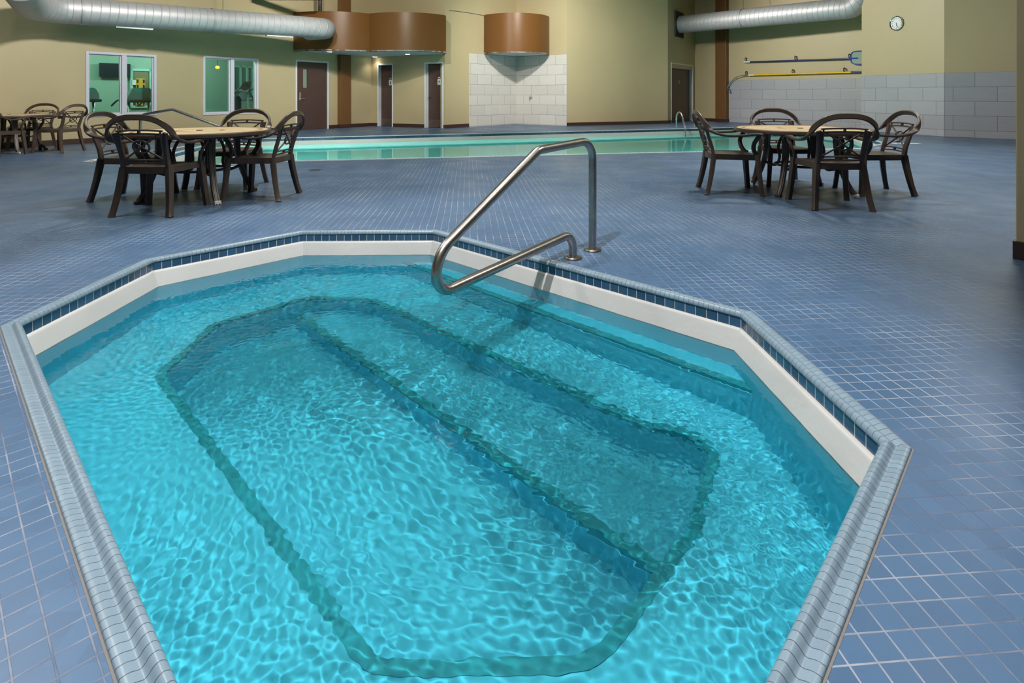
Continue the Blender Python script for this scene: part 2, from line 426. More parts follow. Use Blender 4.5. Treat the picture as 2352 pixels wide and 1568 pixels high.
M['poolwater']=water_material('pool_water',(.66,.97,.93),ripple=(3.2,.10,(1,2.2,1)))
M['poolbasin']=mat('pale_green_pool_plaster',(.26,.74,.70),.7)

# ------------------------------------------------------------------ hot tub plan (elongated octagon, clockwise)
OCT=[(-2.382,2.615),(-2.407,3.688),(-1.666,4.465),(-.593,4.49),(1.193,2.786),(1.218,1.713),(.477,.936),(-.596,.911)]
ZW=-.160
# swimming pool plan, clockwise
POOL=[(-5.95,8.55),(-6.95,13.7),(9.7,19.45),(9.45,15.4),(8.35,12.5),(7.0,11.25),(2.0,10.32),(-3.57,9.1),(-5.0,8.35)]
ZP=-.17

# ------------------------------------------------------------------ floor
WALLS_OUT=[(-21,-4.2),(-21,27),(17,27),(17,-4.2)]
def flat_with_holes(mb,outer,holes,z):
    loops=[[Vector((p[0],p[1],0)) for p in L] for L in [outer]+holes]
    allp=[p for L in loops for p in L]
    idx=[mb.vert((p.x,p.y,z)) for p in allp]
    for t in geometry.tessellate_polygon(loops): mb.face([idx[k] for k in t])
mb=MB(); flat_with_holes(mb,WALLS_OUT,[OCT,POOL],0)
fl=mb.build('floor',M['deck']); tag(fl,kind='structure')

# ------------------------------------------------------------------ rims and basins
def ring_strip(P,prof,name,material,parent,smooth='auto',u0=0.0):
    """prof: list of (inward offset, z). uv u runs along the edge, v along the profile"""
    mb=MB(); n=len(P); L=[offset_poly(P,o) for o,z in prof]
    vcum=[0]
    for i in range(1,len(prof)): vcum.append(vcum[-1]+math.hypot(prof[i][0]-prof[i-1][0],prof[i][1]-prof[i-1][1]))
    cum=u0
    for e in range(n):
        a0=Vector(P[e]); b0=Vector(P[(e+1)%n]); d=(b0-a0).normalized(); ln=(b0-a0).length
        cols=[]
        for i,(o,z) in enumerate(prof):
            a=Vector(L[i][e]); b=Vector(L[i][(e+1)%n])
            cols.append((mb.vert((a.x,a.y,z)),mb.vert((b.x,b.y,z)),cum+(a-a0).dot(d),cum+(b-a0).dot(d)))
        for i in range(len(prof)-1):
            A=cols[i];B=cols[i+1]
            mb.face((A[0],A[1],B[1],B[0]),[(A[2],vcum[i]),(A[3],vcum[i]),(B[3],vcum[i+1]),(B[2],vcum[i+1])])
        cum+=ln
    return mb.build(name,material,parent,smooth=smooth,fixn=False)
tub=empty('hot_tub',(0,0,0)); tag(tub,'in-ground hot tub with pale blue tiled rim, navy tile band and white plaster lip','hot tub')
cop=[(0,-.01),(0,.002),(.0015,.0055),(.004,.007),(.014,.0072),(.021,.006),(.027,.0035),(.032,.0015),(.036,.001),(.040,.0028),(.044,.007),(.048,.0115),(.053,.015),(.058,.0165),(.063,.016),(.068,.0135),(.072,.009),(.075,.003),(.0765,-.003),(.0762,-.008),(.073,-.0115),(.068,-.012)]
ring_strip(OCT,[(-.005,.0008),(.002,.0012)],'grout_line',M['groutline'],tub)
ring_strip(OCT,cop,'coping',M['coping'],tub,smooth=True)
ring_strip(OCT,[(.069,-.010),(.069,-.066)],'waterline_tiles',M['waterline'],tub)
ring_strip(OCT,[(.068,-.062),(.076,-.062),(.081,-.065),(.085,-.071),(.087,-.080),(.115,-.158),(.117,-.172)],'plaster_lip',M['plaster'],tub)
DF=.84
ring_strip(OCT,[(.117,-.172),(.122,-.26),(.125,ZW-DF)],'basin_wall',M['basin'],tub)
IN=offset_poly(OCT,.12)
mb=MB(); flat_with_holes(mb,IN,[],ZW-DF); basin_floor=mb.build('basin_floor',M['basin'],tub)
# bench with a rounded inner edge
BD=.46; BO=.60
def bench_poly(e):
    B=offset_poly(OCT,BO+e); q=[tuple(Vector(p)+Vector((-.070,-.072))) for p in B[3:5]]   # the step side is deeper than the bench
    B[3]=(B[3][0]-.13,B[3][1]-.045)
    end=(.345+.0*e,2.70); B[4]=end
    return B[:5]+[(.56,2.50-e),(.86-e,2.40-e)]+B[5:]
ben=fillet_poly(bench_poly(0),.17)
mb=MB(); flat_with_holes(mb,IN,[ben],ZW-BD)
n=len(ben); a=[mb.vert((p[0],p[1],ZW-BD)) for p in ben]; b_=[mb.vert((p[0],p[1],ZW-DF)) for p in ben]
for k in range(n): mb.face((a[k],a[(k+1)%n],b_[(k+1)%n],b_[k]))
mb.build('bench',M['basin'],tub)
def loop_strip(P,w,z,dz,name,parent):
    Q=offset_poly(P,-w); mb=MB(); n=len(P)
    for k in range(n):
        j=(k+1)%n
        mb.quad((*P[k],z),(*P[j],z),(*Q[j],z),(*Q[k],z))
        mb.quad((*P[k],z),(*P[j],z),(*P[j],z-dz),(*P[k],z-dz))
    return mb.build(name,M['nosing'],parent,fixn=False)
ben2=fillet_poly(bench_poly(.003),.17)
loop_strip(ben2,.045,ZW-BD+.003,.03,'bench_nosing',tub)
# steps along the long right-hand side
E0=Vector(OCT[3]); E1=Vector(OCT[4]); ED=(E1-E0).normalized(); EN=Vector((ED.y,-ED.x))
def clip_half(P,d):
    """part of polygon P closer than d to the long edge"""
    out=[]; N=len(P)
    f=lambda p:(Vector(p)-E0).dot(EN)-d
    for i in range(N):
        p,q=P[i],P[(i+1)%N]; fp,fq=f(p),f(q)
        if fp<=0: out.append(p)
        if fp*fq<0:
            t=fp/(fp-fq); out.append((p[0]+(q[0]-p[0])*t,p[1]+(q[1]-p[1])*t))
    return out
def nose(P,d):
    f=lambda p:(Vector(p)-E0).dot(EN)-d; pts=[]
    for i in range(len(P)):
        p,q=P[i],P[(i+1)%len(P)]
        if f(p)*f(q)<0:
            t=f(p)/(f(p)-f(q)); pts.append(Vector((p[0]+(q[0]-p[0])*t,p[1]+(q[1]-p[1])*t)))
    return pts
for dep,off in ((.19,.27),(.68,1.10)):
    P=clip_half(IN,off); mb=MB(); mb.prism(P,ZW-DF,ZW-dep,bottom=False); st=mb.build('step',M['basin'],tub)
    a,b=nose(IN,off)
    mb=MB(); z=ZW-dep+.003
    a1=a+EN*.003; b1=b+EN*.003
    mb.quad((*a1,z),(*b1,z),(*(b-EN*.045),z),(*(a-EN*.045),z)); mb.quad((*a1,z),(*b1,z),(*b1,z-.03),(*a1,z-.03))
    mb.build('nosing',M['nosing'],st,fixn=False)
# rippled water surface
def ripples(X,Y,seed,lams,amps,nper):
    rs=np.random.RandomState(seed); Z=np.zeros_like(X)
    for lam,amp in zip(lams,amps):
        for _ in range(nper):
            th=rs.uniform(0,2*np.pi); k=2*np.pi/(lam*rs.uniform(.8,1.25)); ph=rs.uniform(0,2*np.pi)
            Z+=amp/np.sqrt(nper)*np.sin(k*(X*np.cos(th)+Y*np.sin(th))+ph)
    return Z
def water_grid(P,z,step):
    WP=np.array(P); x0,y0=WP.min(0)-.02; x1,y1=WP.max(0)+.02
    nx=int((x1-x0)/step)+1; ny=int((y1-y0)/step)+1
    xs=np.linspace(x0,x1,nx); ys=np.linspace(y0,y1,ny); X,Y=np.meshgrid(xs,ys)
    inside=np.ones_like(X,bool); n=len(P); sd=np.full_like(X,9.)
    for i in range(n):
        ax,ay=P[i]; bx,by=P[(i+1)%n]; L=math.hypot(bx-ax,by-ay)
        s=((by-ay)*(X-ax)-(bx-ax)*(Y-ay))/L; sd=np.minimum(sd,s)
    return X,Y,sd
X,Y,sd=water_grid(offset_poly(OCT,.113),ZW,.0038)
wx=X+.10*np.sin(2.3*Y+1.1)+.07*np.sin(3.9*X+2.0*Y); wy=Y+.10*np.sin(2.7*X+.4)+.07*np.sin(3.1*Y-2.2*X+1)
def blob(cx,cy,sx,sy,rot=0):
    c,s_=math.cos(rot),math.sin(rot); u=(X-cx)*c+(Y-cy)*s_; v=-(X-cx)*s_+(Y-cy)*c
    return np.exp(-(u/sx)**2-(v/sy)**2)
rough=np.clip(.30+1.0*blob(-.75,3.35,1.5,.55,-.75)+.9*blob(.55,1.9,1.0,.42,-.9)+.8*blob(-1.05,1.62,.32,.2,-.8)+.6*blob(-.4,1.45,.3,.2)+.5*blob(-1.7,3.0,.5,.4),0,1.1)
Zf=ripples(wx,wy,3,[.033,.046],[.00014,.00029],26); Zl=ripples(wx,wy,5,[.13,.24,.42],[.0002,.0004,.0007],10)
Zt=ZW+rough*Zf+(.35+.65*rough)*Zl
keep=sd>-.012
idx=-np.ones(X.shape,int); idx[keep]=np.arange(keep.sum())
V=np.stack([X[keep],Y[keep],Zt[keep]],1)
q=keep[:-1,:-1]&keep[1:,:-1]&keep[:-1,1:]&keep[1:,1:]
F=np.stack([idx[:-1,:-1][q],idx[:-1,1:][q],idx[1:,1:][q],idx[1:,:-1][q]],1)
me=bpy.data.meshes.new('tub_water'); me.vertices.add(len(V)); me.vertices.foreach_set('co',V.astype(np.float32).ravel())
me.loops.add(F.size); me.loops.foreach_set('vertex_index',F.astype(np.int32).ravel()); me.polygons.add(len(F)); me.polygons.foreach_set('loop_start',np.arange(0,F.size,4,dtype=np.int32))
me.update(calc_edges=True); me.validate(); me.materials.append(M['tubwater'])
me.polygons.foreach_set('use_smooth',[True]*len(me.polygons))
tw=bpy.data.objects.new('tub_water',me); COL.objects.link(tw); tag(tw,'clear turquoise rippling water filling the hot tub','water')
tw.cycles.is_caustics_caster=True
for o in tub.children_recursive:
    if o.type=='MESH' and o.name.split('.')[0] in ('basin_wall','basin_floor','bench','step','nosing','bench_nosing'): o.cycles.is_caustics_receiver=True

# ---- swimming pool
pool=empty('swimming_pool'); tag(pool,'large swimming pool behind the tables with pale coping and dark blue tile line','swimming pool')
M['poolcoping']=strip_tile_material('pale_pool_coping_tile',(.36,.45,.50),.05,.004,(.5,.52,.53),.25,var=.08)
M['poollines']=strip_tile_material('navy_pool_tile',(.022,.060,.12),.06,.004,(.12,.18,.25),.2,var=.2)
ring_strip(POOL,[(0,-.01),(0,.006),(.03,.006),(.05,.013),(.065,.013),(.075,.004),(.075,-.008)],'coping',M['poolcoping'],pool)
ring_strip(POOL,[(.07,-.006),(.07,-.075)],'waterline_tiles',M['poollines'],pool)
ring_strip(POOL,[(.07,-.072),(.085,-.075),(.10,-.20)],'plaster_lip',M['plaster'],pool)
ring_strip(POOL,[(.10,-.20),(.12,-1.3)],'basin_wall',M['poolbasin'],pool)
mb=MB(); flat_with_holes(mb,offset_poly(POOL,.12),[],-1.3); mb.build('basin_floor',M['poolbasin'],pool)
mb=MB(); flat_with_holes(mb,offset_poly(POOL,.09),[],ZP); mb.f=[f if (Vector(mb.v[f[1]])-Vector(mb.v[f[0]])).cross(Vector(mb.v[f[2]])-Vector(mb.v[f[0]])).z>0 else f[::-1] for f in mb.f]; pw=mb.build('pool_water',M['poolwater'],fixn=False); tag(pw,'calm green-blue water of the swimming pool reflecting the walls','water')
for (x,y) in ((-3.2,9.9),(1.5,11.0),(5.6,11.9),(-4.9,10.3)):   # added fill lights under the water, brightening the pool basin
    l=bpy.data.lights.new('pool_fill_light','AREA'); l.shape='DISK'; l.size=.35; l.energy=160; l.color=(.85,1,.95)
    o=bpy.data.objects.new('pool_fill_light',l); COL.objects.link(o); o.location=(x,y-.35,-.75); o.rotation_euler=(math.radians(80),0,0)
# stairs in the left end of the pool
for k in range(3):
    mb=MB(); L=offset_poly(POOL,.12); a=Vector(L[0]); b=Vector(L[1]); d=(b-a).normalized(); nrm=Vector((d.y,-d.x))
    p0=a+d*1.2; p1=a+d*3.4; w0=.35*(k+1)
    mb.prism([tuple(p0),tuple(p1),tuple(p1+nrm*w0),tuple(p0+nrm*w0)],-1.3,-.3-.25*k); mb.build('step',M['poolbasin'],pool)

# ------------------------------------------------------------------ walls
def wallM(p0,p1):
    """matrix: x along wall from p0 to p1, y into the room side normal, z up"""
    a=Vector(p0);b=Vector(p1);d=(b-a).normalized(); n=Vector((d.y,-d.x))
    return Matrix(((d.x,n.x,0,a.x),(d.y,n.y,0,a.y),(0,0,1,0),(0,0,0,1))),(b-a).length
def wall(name,p0,p1,openings=(),th=.2,z1=CEIL,material=None,e0=0,e1=0):
    Mx,L=wallM(p0,p1); mb=MB()
    xs=sorted({-e0,L+e1}|{v for o in openings for v in o[:2]})
    for i in range(len(xs)-1):
        xa,xb=xs[i],xs[i+1]; mid=(xa+xb)/2
        op=[o for o in openings if o[0]<=mid<=o[1]]
        if not op: mb.box(xa,xb,-th,0,0,z1,Mx)
        else:
            o=op[0]
            if o[2]>0: mb.box(xa,xb,-th,0,0,o[2],Mx)
            mb.box(xa,xb,-th,0,o[3],z1,Mx)
    o=mb.build(name,material or M['wall']); tag(o,kind='structure'); return o,Mx,L
def along(p0,p1,px):
    """distance along the wall p0-p1 at which a photo column falls"""
    r=(px-CX)/CF; a=Vector(p0); b=Vector(p1); d=(b-a).normalized()
    return (r*a.y-a.x)/(d.x-r*d.y)
def hgt(p0,p1,px,py):
    t=along(p0,p1,px); a=Vector(p0); d=(Vector(p1)-a).normalized(); Y=a.y+d.y*t
    return CH+(CY-py)/CF*Y
def baseboard(name,p0,p1,gaps=(),h=.115,t=.014):
    Mx,L=wallM(p0,p1); mb=MB(); xs=[0]
    segs=[]; cur=0
    for g0,g1 in sorted(gaps): segs.append((cur,g0)); cur=g1
    segs.append((cur,L))
    for a,b in segs:
        if b-a>.01: mb.box(a,b,0,t,0,h,Mx)
    o=mb.build(name,M['base'],bevel=.004); tag(o,kind='structure'); return o
W_L0=(-20.6,-4.2); A1=(-10.28,11.42); 
dL=Vector((-6.57+10.28,17.0-11.42)).normalized()
CORN=(-4.90,19.55)
W_L0=tuple(Vector(A1)-dL*18.6)
B1=(-2.17,18.16); SH=(.16,20.95); E_0=(1.90,19.60); E_1=(5.90,21.30); G0=(7.75,23.85); G1=(11.50,18.40)
K0=(10.65,17.13); K1=(11.28,14.68); H1=(16.5,10.14)
# left wall: windows 1 and 2, door 1
P0,P1=A1,(-6.57+dL.x*1.0,17.0+dL.y*1.0)
Lp0=Vector(W_L0); tA=(Vector(A1)-Lp0).length
LW0=tuple(Lp0); 
LWend=tuple(Vector(A1)+dL*((Vector(CORN)-Vector(A1)).dot(dL)))
def tl(px): return along(LW0,LWend,px)
w1=(tl(197),tl(359)); w2=(tl(466),tl(593)); d1=(tl(679),tl(755))
ZW1=(.60,2.02)
WL,ML,LL=wall('wall_left',LW0,LWend,[(w1[0]+.02,w1[1]-.02,.60,2.05),(w2[0]+.02,w2[1]-.02,.56,2.10),(d1[0]+.02,d1[1]-.02,0,2.12)],e1=.2)
baseboard('baseboard_left',LW0,LWend,[d1])
# restroom wall with doors 2 and 3
d2=(along(LWend,B1,867),along(LWend,B1,903)); d3=(along(LWend,B1,975),along(LWend,B1,1018.5))
WR,MR,LR=wall('wall_restroom',LWend,B1,[(d2[0]+.02,d2[1]-.02,0,2.12),(d3[0]+.02,d3[1]-.02,0,2.12)])
baseboard('baseboard_restroom',LWend,B1,[d2,d3])
# shower alcove
wall('wall_shower_left',B1,SH,e1=.2,th=.2); tS=along(B1,SH,1077)
baseboard('baseboard_shower',B1,SH,[(tS,9)])
wall('wall_shower_right',SH,E_0)
wall('wall_back',E_0,E_1); baseboard('baseboard_back',E_0,E_1)
d4=(along(E_1,G0,1541.5),along(E_1,G0,1591.5))
wall('wall_alcove',E_1,G0,[(d4[0]+.02,d4[1]-.02,0,2.12)],e1=.2); baseboard('baseboard_alcove',E_1,G0,[d4])
wall('wall_right',G0,G1,e1=.1)
tC=along(G0,G1,1676); baseboard('baseboard_right',G0,G1,[(tC-.05,99)])
wall('wall_return',G1,K0,th=.1)
wall('wall_clock',K0,K1); wall('wall_far_right',K1,H1)
wall('wall_side',H1,(16.5,-4.2)); wall('wall_rear',(16.5,-4.2),LW0)
mb=MB(); mb.box(-22,18,-4.5,27,CEIL,CEIL+.2); c=mb.build('ceiling',M['ceiling']); tag(c,kind='structure')
# beyond doors: dark void stops light leaks
# tile cladding panels, children of nothing (part of the room trim)
def cladding(name,p0,p1,t0,t1,z1,tw,th,col,u0=0,rowshift=0):
    Mx,L=wallM(p0,p1); mb=MB(); y=.010
    def P(x,yy,z): return Mx@Vector((x,yy,z))
    mb.quad(P(t0,y,0),P(t1,y,0),P(t1,y,z1),P(t0,y,z1),[(t0,0),(t1,0),(t1,z1),(t0,z1)])
    mb.quad(P(t0,y,z1),P(t1,y,z1),P(t1,0,z1),P(t0,0,z1),[(t0,z1-.05)]*4)
    mb.quad(P(t0,y,0),P(t0,y,z1),P(t0,0,z1),P(t0,0,0),[(t0,z1-.05)]*4)
    mb.quad(P(t1,y,0),P(t1,y,z1),P(t1,0,z1),P(t1,0,0),[(t0,z1-.05)]*4)
    o=mb.build(name,wall_tile_material(name+'_tile',col,tw,th,z1,(.12,.13,.15),u0,rowshift),fixn=False); tag(o,kind='structure')
    return o
LAV=(.395,.41,.455); SHW=(.60,.58,.545)
L1=(Vector(SH)-Vector(B1)).length; L2=(Vector(E_0)-Vector(SH)).length
cladding('trim_1',B1,SH,tS,L1,2.50,.70,.355,SHW,L1,0); cladding('trim_2',SH,E_0,0,L2+.01,2.50,.70,.355,SHW,0,1)
LG=(Vector(G1)-Vector(G0)).length
cladding('trim_3',G0,G1,along(G0,G1,1675),LG,1.655,.94,.37,LAV,along(G0,G1,1725.8))
LK=(Vector(K1)-Vector(K0)).length
cladding('trim_4',K0,K1,-.01,LK+.01,1.655,.735,.37,LAV,.4836,1)
LH=(Vector(H1)-Vector(K1)).length
cladding('trim_5',K1,H1,-.01,LH,1.655,.87,.37,LAV,.183,1)

# columns
def column(name,p0,p1,px0,px1,depth,material):
    Mx,L=wallM(p0,p1); t0,t1=along(p0,p1,px0),along(p0,p1,px1); mb=MB(); mb.box(t0,t1,0,depth,0,CEIL,Mx)
    o=mb.build(name,material,bevel=.01); m2=MB(); m2.box(t0-.012,t1+.012,.0,depth+.012,0,.12,Mx); m2.build('base_cover',M['base'],o); return o
c1=column('steel_column',LW0,LWend,775,799,.16,M['colbrown']); tag(c1,'brown boxed column against the tan wall right of the windowed door','column')
c2=column('steel_column',G0,G1,1649,1674,.18,M['colbrown']); tag(c2,'dark brown column in the corner left of the hanging pool poles','column')
# square tan pillar at the right edge of the view
pc=Vector(ground(2333,594)); 
Mp=Matrix.Translation((pc.x,pc.y,0))@Matrix.Rotation(math.radians(-52),4,'Z')
mb=MB(); mb.box(0,.6,0,.6,0,CEIL,Mp); pil=mb.build('tan_pillar',M['wall'],bevel=.006); tag(pil,'tan painted pillar with a dark base at the right edge, nearest the viewer','pillar')
mb=MB(); mb.box(-.014,.614,-.014,.614,0,.118,Mp); mb.build('baseboard',M['base'],pil,bevel=.004)

# ------------------------------------------------------------------ doors
def door(num,p0,p1,t0,t1,h,setback,hinge,vision=False,lever=None,sign=None,kick=False,knob=False):
    Mx,L=wallM(p0,p1); root=empty('door_%d'%num); root['kind']='structure'
    f=.05; mb=MB()
    for a,b,z0,z1 in ((t0,t0+f,0,h),(t1-f,t1,0,h),(t0+f,t1-f,h-f,h)):
        mb.box(a,b,-.2,.012,z0,z1,Mx)
    # stops
    mb.box(t0+f,t0+f+.02,-setback-.05,-setback,0,h-f,Mx) if setback>.03 else None
    mb.build('door_frame',M['frame'],root,bevel=.004)
    a,b=t0+f+.004,t1-f-.004; y0,y1=-setback-.045,-setback
    mb=MB()
    if vision:
        vx0=a+(b-a)*vision[0]; vx1=a+(b-a)*vision[1]; vz0,vz1=vision[2],vision[3]
        mb.box(a,vx0,y0,y1,.01,h-f-.004,Mx); mb.box(vx1,b,y0,y1,.01,h-f-.004,Mx)
        mb.box(vx0,vx1,y0,y1,.01,vz0,Mx); mb.box(vx0,vx1,y0,y1,vz1,h-f-.004,Mx)
    else: mb.box(a,b,y0,y1,.01,h-f-.004,Mx)
    leaf=mb.build('door_leaf',M['doorb'],root)
    if vision:
        mb=MB(); mb.box(vx0,vx1,y0+.015,y0+.02,vz0,vz1,Mx); mb.build('vision_glass',mat('pale_vision_glass',(.20,.25,.22),.12),root)
    if kick:
        mb=MB(); mb.box(a+.02,b-.02,y1,y1+.003,.03,.27,Mx); mb.build('kick_plate',mat('dull_kick_plate',(.16,.12,.10),.35,metal=.6),leaf)
    if lever is not None:
        lx=a+(b-a)*lever; mb=MB(); mb.box(lx-.03,lx+.03,y1,y1+.012,.92,1.16,Mx); pl=mb.build('lock_plate',M['chrome'],leaf)
        mb=MB(); mb.tube([Mx@Vector(p) for p in ((lx,y1,.97),(lx,y1+.06,.97),(lx+.13,y1+.06,.97))],.011,8); mb.build('door_lever',M['chrome'],leaf)
    if knob:
        lx=a+.07; mb=MB(); c_=Mx@Vector((lx,y1,1.0))
        mb.tube([Mx@Vector(p) for p in ((lx,y1,1.0),(lx,y1+.02,1.0),(lx,y1+.03,1.0),(lx,y1+.05,1.0),(lx,y1+.065,1.0))],[.012,.012,.028,.03,.015],10)
        mb.build('door_knob',M['darksteel'],leaf)
    if sign:
        sx=(a+b)/2+sign[0]; sw,sh,sz=sign[1:4]; mb=MB(); mb.box(sx-sw/2,sx+sw/2,y1,y1+.006,sz,sz+sh,Mx)
        sg=mb.build('restroom_sign' if sign[4]=='fig' else 'door_sign',mat('brown_sign',(.13,.075,.05),.4),leaf)
        mb=MB()
        if sign[4]=='fig':
            mb.box(sx-sw*.36,sx+sw*.36,y1+.006,y1+.009,sz+sh*.14,sz+sh*.86,Mx)
            pnl=mb.build('sign_panel',M['white'],sg)
            mb=MB(); q=y1+.010; c0=sx
            mb.box(c0-.011,c0+.011,q-.001,q+.001,sz+sh*.64,sz+sh*.74,Mx)
            if num==2: pts=[(-.008,.62),(.008,.62),(.026,.36),(-.026,.36)]
            else: pts=[(-.02,.62),(.02,.62),(.02,.40),(-.02,.40)]
            mb.quad(*[Mx@Vector((c0+x,q,sz+sh*z)) for x,z in pts])
            mb.box(c0-.012,c0-.003,q-.001,q+.001,sz+sh*.22,sz+sh*.42,Mx); mb.box(c0+.003,c0+.012,q-.001,q+.001,sz+sh*.22,sz+sh*.42,Mx)
            mb.build('sign_figure',M['black'],sg)
            mb=MB(); mb.box(sx-sw*.2,sx+sw*.2,y1,y1+.006,sz+sh,sz+sh+.025,Mx); mb.build('sign_crest',M['white'],sg)
        else:
            for r in range(3): mb.box(sx-sw*.38,sx+sw*.38,y1+.006,y1+.008,sz+sh*(.12+.24*r),sz+sh*(.24+.24*r),Mx)
            mb.box(sx-sw*.12,sx+sw*.12,y1+.006,y1+.008,sz+sh*.82,sz+sh*.96,Mx)
            mb.build('sign_print',mat('pale_print',(.55,.42,.33),.5),sg)
    # hallway behind stays dark
    return root
door(1,LW0,LWend,d1[0],d1[1],2.15,.02,'r',vision=(.20,.335,1.30,1.88),lever=.10)
door(2,LWend,B1,d2[0],d2[1],2.15,.13,'r',sign=(.12,.16,.26,1.38,'fig'),kick=True)
door(3,LWend,B1,d3[0],d3[1],2.15,.13,'r',sign=(.12,.16,.26,1.38,'fig'),kick=True,knob=True)
door(4,E_1,G0,d4[0],d4[1],2.33,.13,'l',sign=(-.02,.20,.18,1.52,'txt'))

# ------------------------------------------------------------------ windows into the fitness room
def window(num,t0,t1,z0,z1,split):
    Mx=ML; root=empty('window_%d'%num); root['kind']='structure'; f=.055
    mb=MB(); xm=t0+(t1-t0)*split
    for a,b,c,d in ((t0,t0+f,z0,z1),(t1-f,t1,z0,z1),(t0+f,t1-f,z0,z0+f),(t0+f,t1-f,z1-f,z1),(xm-.05,xm+.05,z0+f,z1-f)): mb.box(a,b,-.10,.02,c,d,Mx)
    mb.build('window_frame',M['winframe'],root,bevel=.005)
    mb=MB()
    for a,b in ((t0+f,xm-.05),(xm+.05,t1-f)):
        for q in ((a,a+.025,z0+f,z1-f),(b-.025,b,z0+f,z1-f),(a,b,z0+f,z0+f+.025),(a,b,z1-f-.025,z1-f)): mb.box(q[0],q[1],-.09,-.03,q[2],q[3],Mx)
    mb.build('sash',M['winframe'],root)
    for a,b in ((t0+f+.01,xm-.06),(xm+.06,t1-f-.01)):
        mb=MB(); mb.box(a,b,-.065,-.06,z0+f+.01,z1-f-.01,Mx); mb.build('pane',M['glass'],root)
window(1,w1[0],w1[1],.59,2.06,.52); window(2,w2[0],w2[1],.55,2.11,.51)
# fitness room shell behind the left wall
def behind(px,py,y):
    """(t,z) on the plane y metres behind the left wall for a photo pixel"""
    a=Vector(LW0)-Vector((ML[0][1],ML[1][1]))*y; d=dL; r=(px-CX)/CF
    t=(r*a.y-a.x)/(d.x-r*d.y); Yd=a.y+d.y*t; return t, CH+(CY-py)/CF*Yd
GD=3.4; GA,GB=w1[0]-2.6,behind(598,200,GD)[0]+.15
M['gymwall']=mat('sage_green_gym_wall',(.27,.44,.35),.6)
mb=MB(); mb.box(GA,GB,-GD-.1,-GD,0,2.7,ML); gw=mb.build('wall_fitness_back',M['gymwall']); tag(gw,kind='structure')
mb=MB(); mb.box(GA-.1,GA,-GD,-.2,0,2.7,ML); tag(mb.build('wall_fitness_left',M['gymwall']),kind='structure')
mb=MB(); mb.box(GB,GB+.1,-GD,-.2,0,2.7,ML); tag(mb.build('wall_fitness_right',M['gymwall']),kind='structure')
mb=MB(); mb.box(GA,GB,-GD,-.2,2.7,2.8,ML); tag(mb.build('ceiling_fitness',mat('gym_ceiling',(.5,.55,.5),.7)),kind='structure')
mb=MB(); mb.box(GA,GB,-GD,-.2,.001,.012,ML); tag(mb.build('floor_fitness',mat('gym_carpet',(.07,.09,.08),.9)),kind='structure')
def gym(t,y,z): return ML@Vector((t,-y,z))
for t in (w1[0]+.2,w2[0]+.6):
    l=bpy.data.lights.new('fitness_room_lamp','POINT'); l.energy=105; l.color=(.92,1.0,.94); l.shadow_soft_size=.2
    o=bpy.data.objects.new('fitness_room_lamp',l); COL.objects.link(o); o.location=gym(t,1.7,2.5)
def behind(px,py,y):
    """(t,z) on the plane y metres behind the left wall for a photo pixel"""
    a=Vector(LW0)-Vector((ML[0][1],ML[1][1]))*y; d=dL; r=(px-CX)/CF
    t=(r*a.y-a.x)/(d.x-r*d.y); Yd=a.y+d.y*t; return t, CH+(CY-py)/CF*Yd
# television
a=behind(229,144,GD-.16); b=behind(300,178,GD-.16)
root=empty('television',gym((a[0]+b[0])/2,GD-.1,0)); root.location.z=0
tag(root,'flat black television hung in the fitness room behind the left window','television')
Mi=ML
def gbox(name,t0,t1,y0,y1,z0,z1,material,parent,bevel=0):
    mb=MB(); mb.box(t0,t1,-y1,-y0,z0,z1,Mi); o=mb.build(name,material,None,bevel=bevel)
    if parent: o.parent=parent; o.matrix_parent_inverse=Matrix.Translation(-parent.location)
    return o
scr=mat('television_screen',(.01,.02,.03),.15)
gbox('screen',a[0],b[0],GD-.16,GD-.10,b[1],a[1],scr,root,.01)
gbox('wall_bracket',(a[0]+b[0])/2-.06,(a[0]+b[0])/2+.06,GD-.10,GD-.01,(a[1]+b[1])/2-.06,(a[1]+b[1])/2+.06,M['black'],root)
# inner window of the fitness room with a spine board seen behind it
a=behind(299,157,GD-.06); b=behind(349,247,GD-.06)
iw=empty('window_3'); iw['kind']='structure'
mintf=mat('mint_window_frame',(.30,.62,.58),.4)
mb=MB(); 
for q in ((a[0],a[0]+.07,b[1],a[1]),(b[0]-.07,b[0],b[1],a[1]),(a[0],b[0],a[1]-.07,a[1]),(a[0],b[0],b[1],b[1]+.07)): mb.box(q[0],q[1],-(GD-.005),-(GD-.07),q[2],q[3],Mi)
mb.build('window_frame',mintf,iw)
mb=MB(); mb.box(a[0]+.07,b[0]-.07,-(GD-.002),-(GD-.03),b[1]+.07,a[1]-.07,Mi); mb.build('pane',mat('olive_view',(.22,.20,.11),.3),iw)
p=behind(313,180,GD-.12); q=behind(334,242,GD-.12)
sb=empty('spine_board',(0,0,0)); tag(sb,'yellow rescue spine board hanging behind the treadmill console','spine board')
mb=MB(); mb.box(p[0],q[0],-(GD-.075),-(GD-.11),q[1],p[1],Mi); mb.build('board',mat('yellow_board',(.62,.38,.04),.4),sb,bevel=.01)
for k in range(5):
    z=q[1]+(p[1]-q[1])*(k+.5)/5
    for x in (p[0]+.04,q[0]-.04): mb=MB(); mb.box(x-.02,x+.02,-(GD-.07),-(GD-.125),z-.05,z+.05,Mi); mb.build('hand_hole',M['black'],sb)
M['strap']=mat('orange_strap',(.6,.12,.03),.5)
for zz in (.22,.62): 
    z=q[1]+(p[1]-q[1])*zz; mb=MB(); mb.box(p[0],q[0],-(GD-.11),-(GD-.13),z-.02,z+.02,Mi); mb.build('strap',M['strap'],sb)
s0=behind(304,183,GD-.1); s1=behind(313,195,GD-.1)
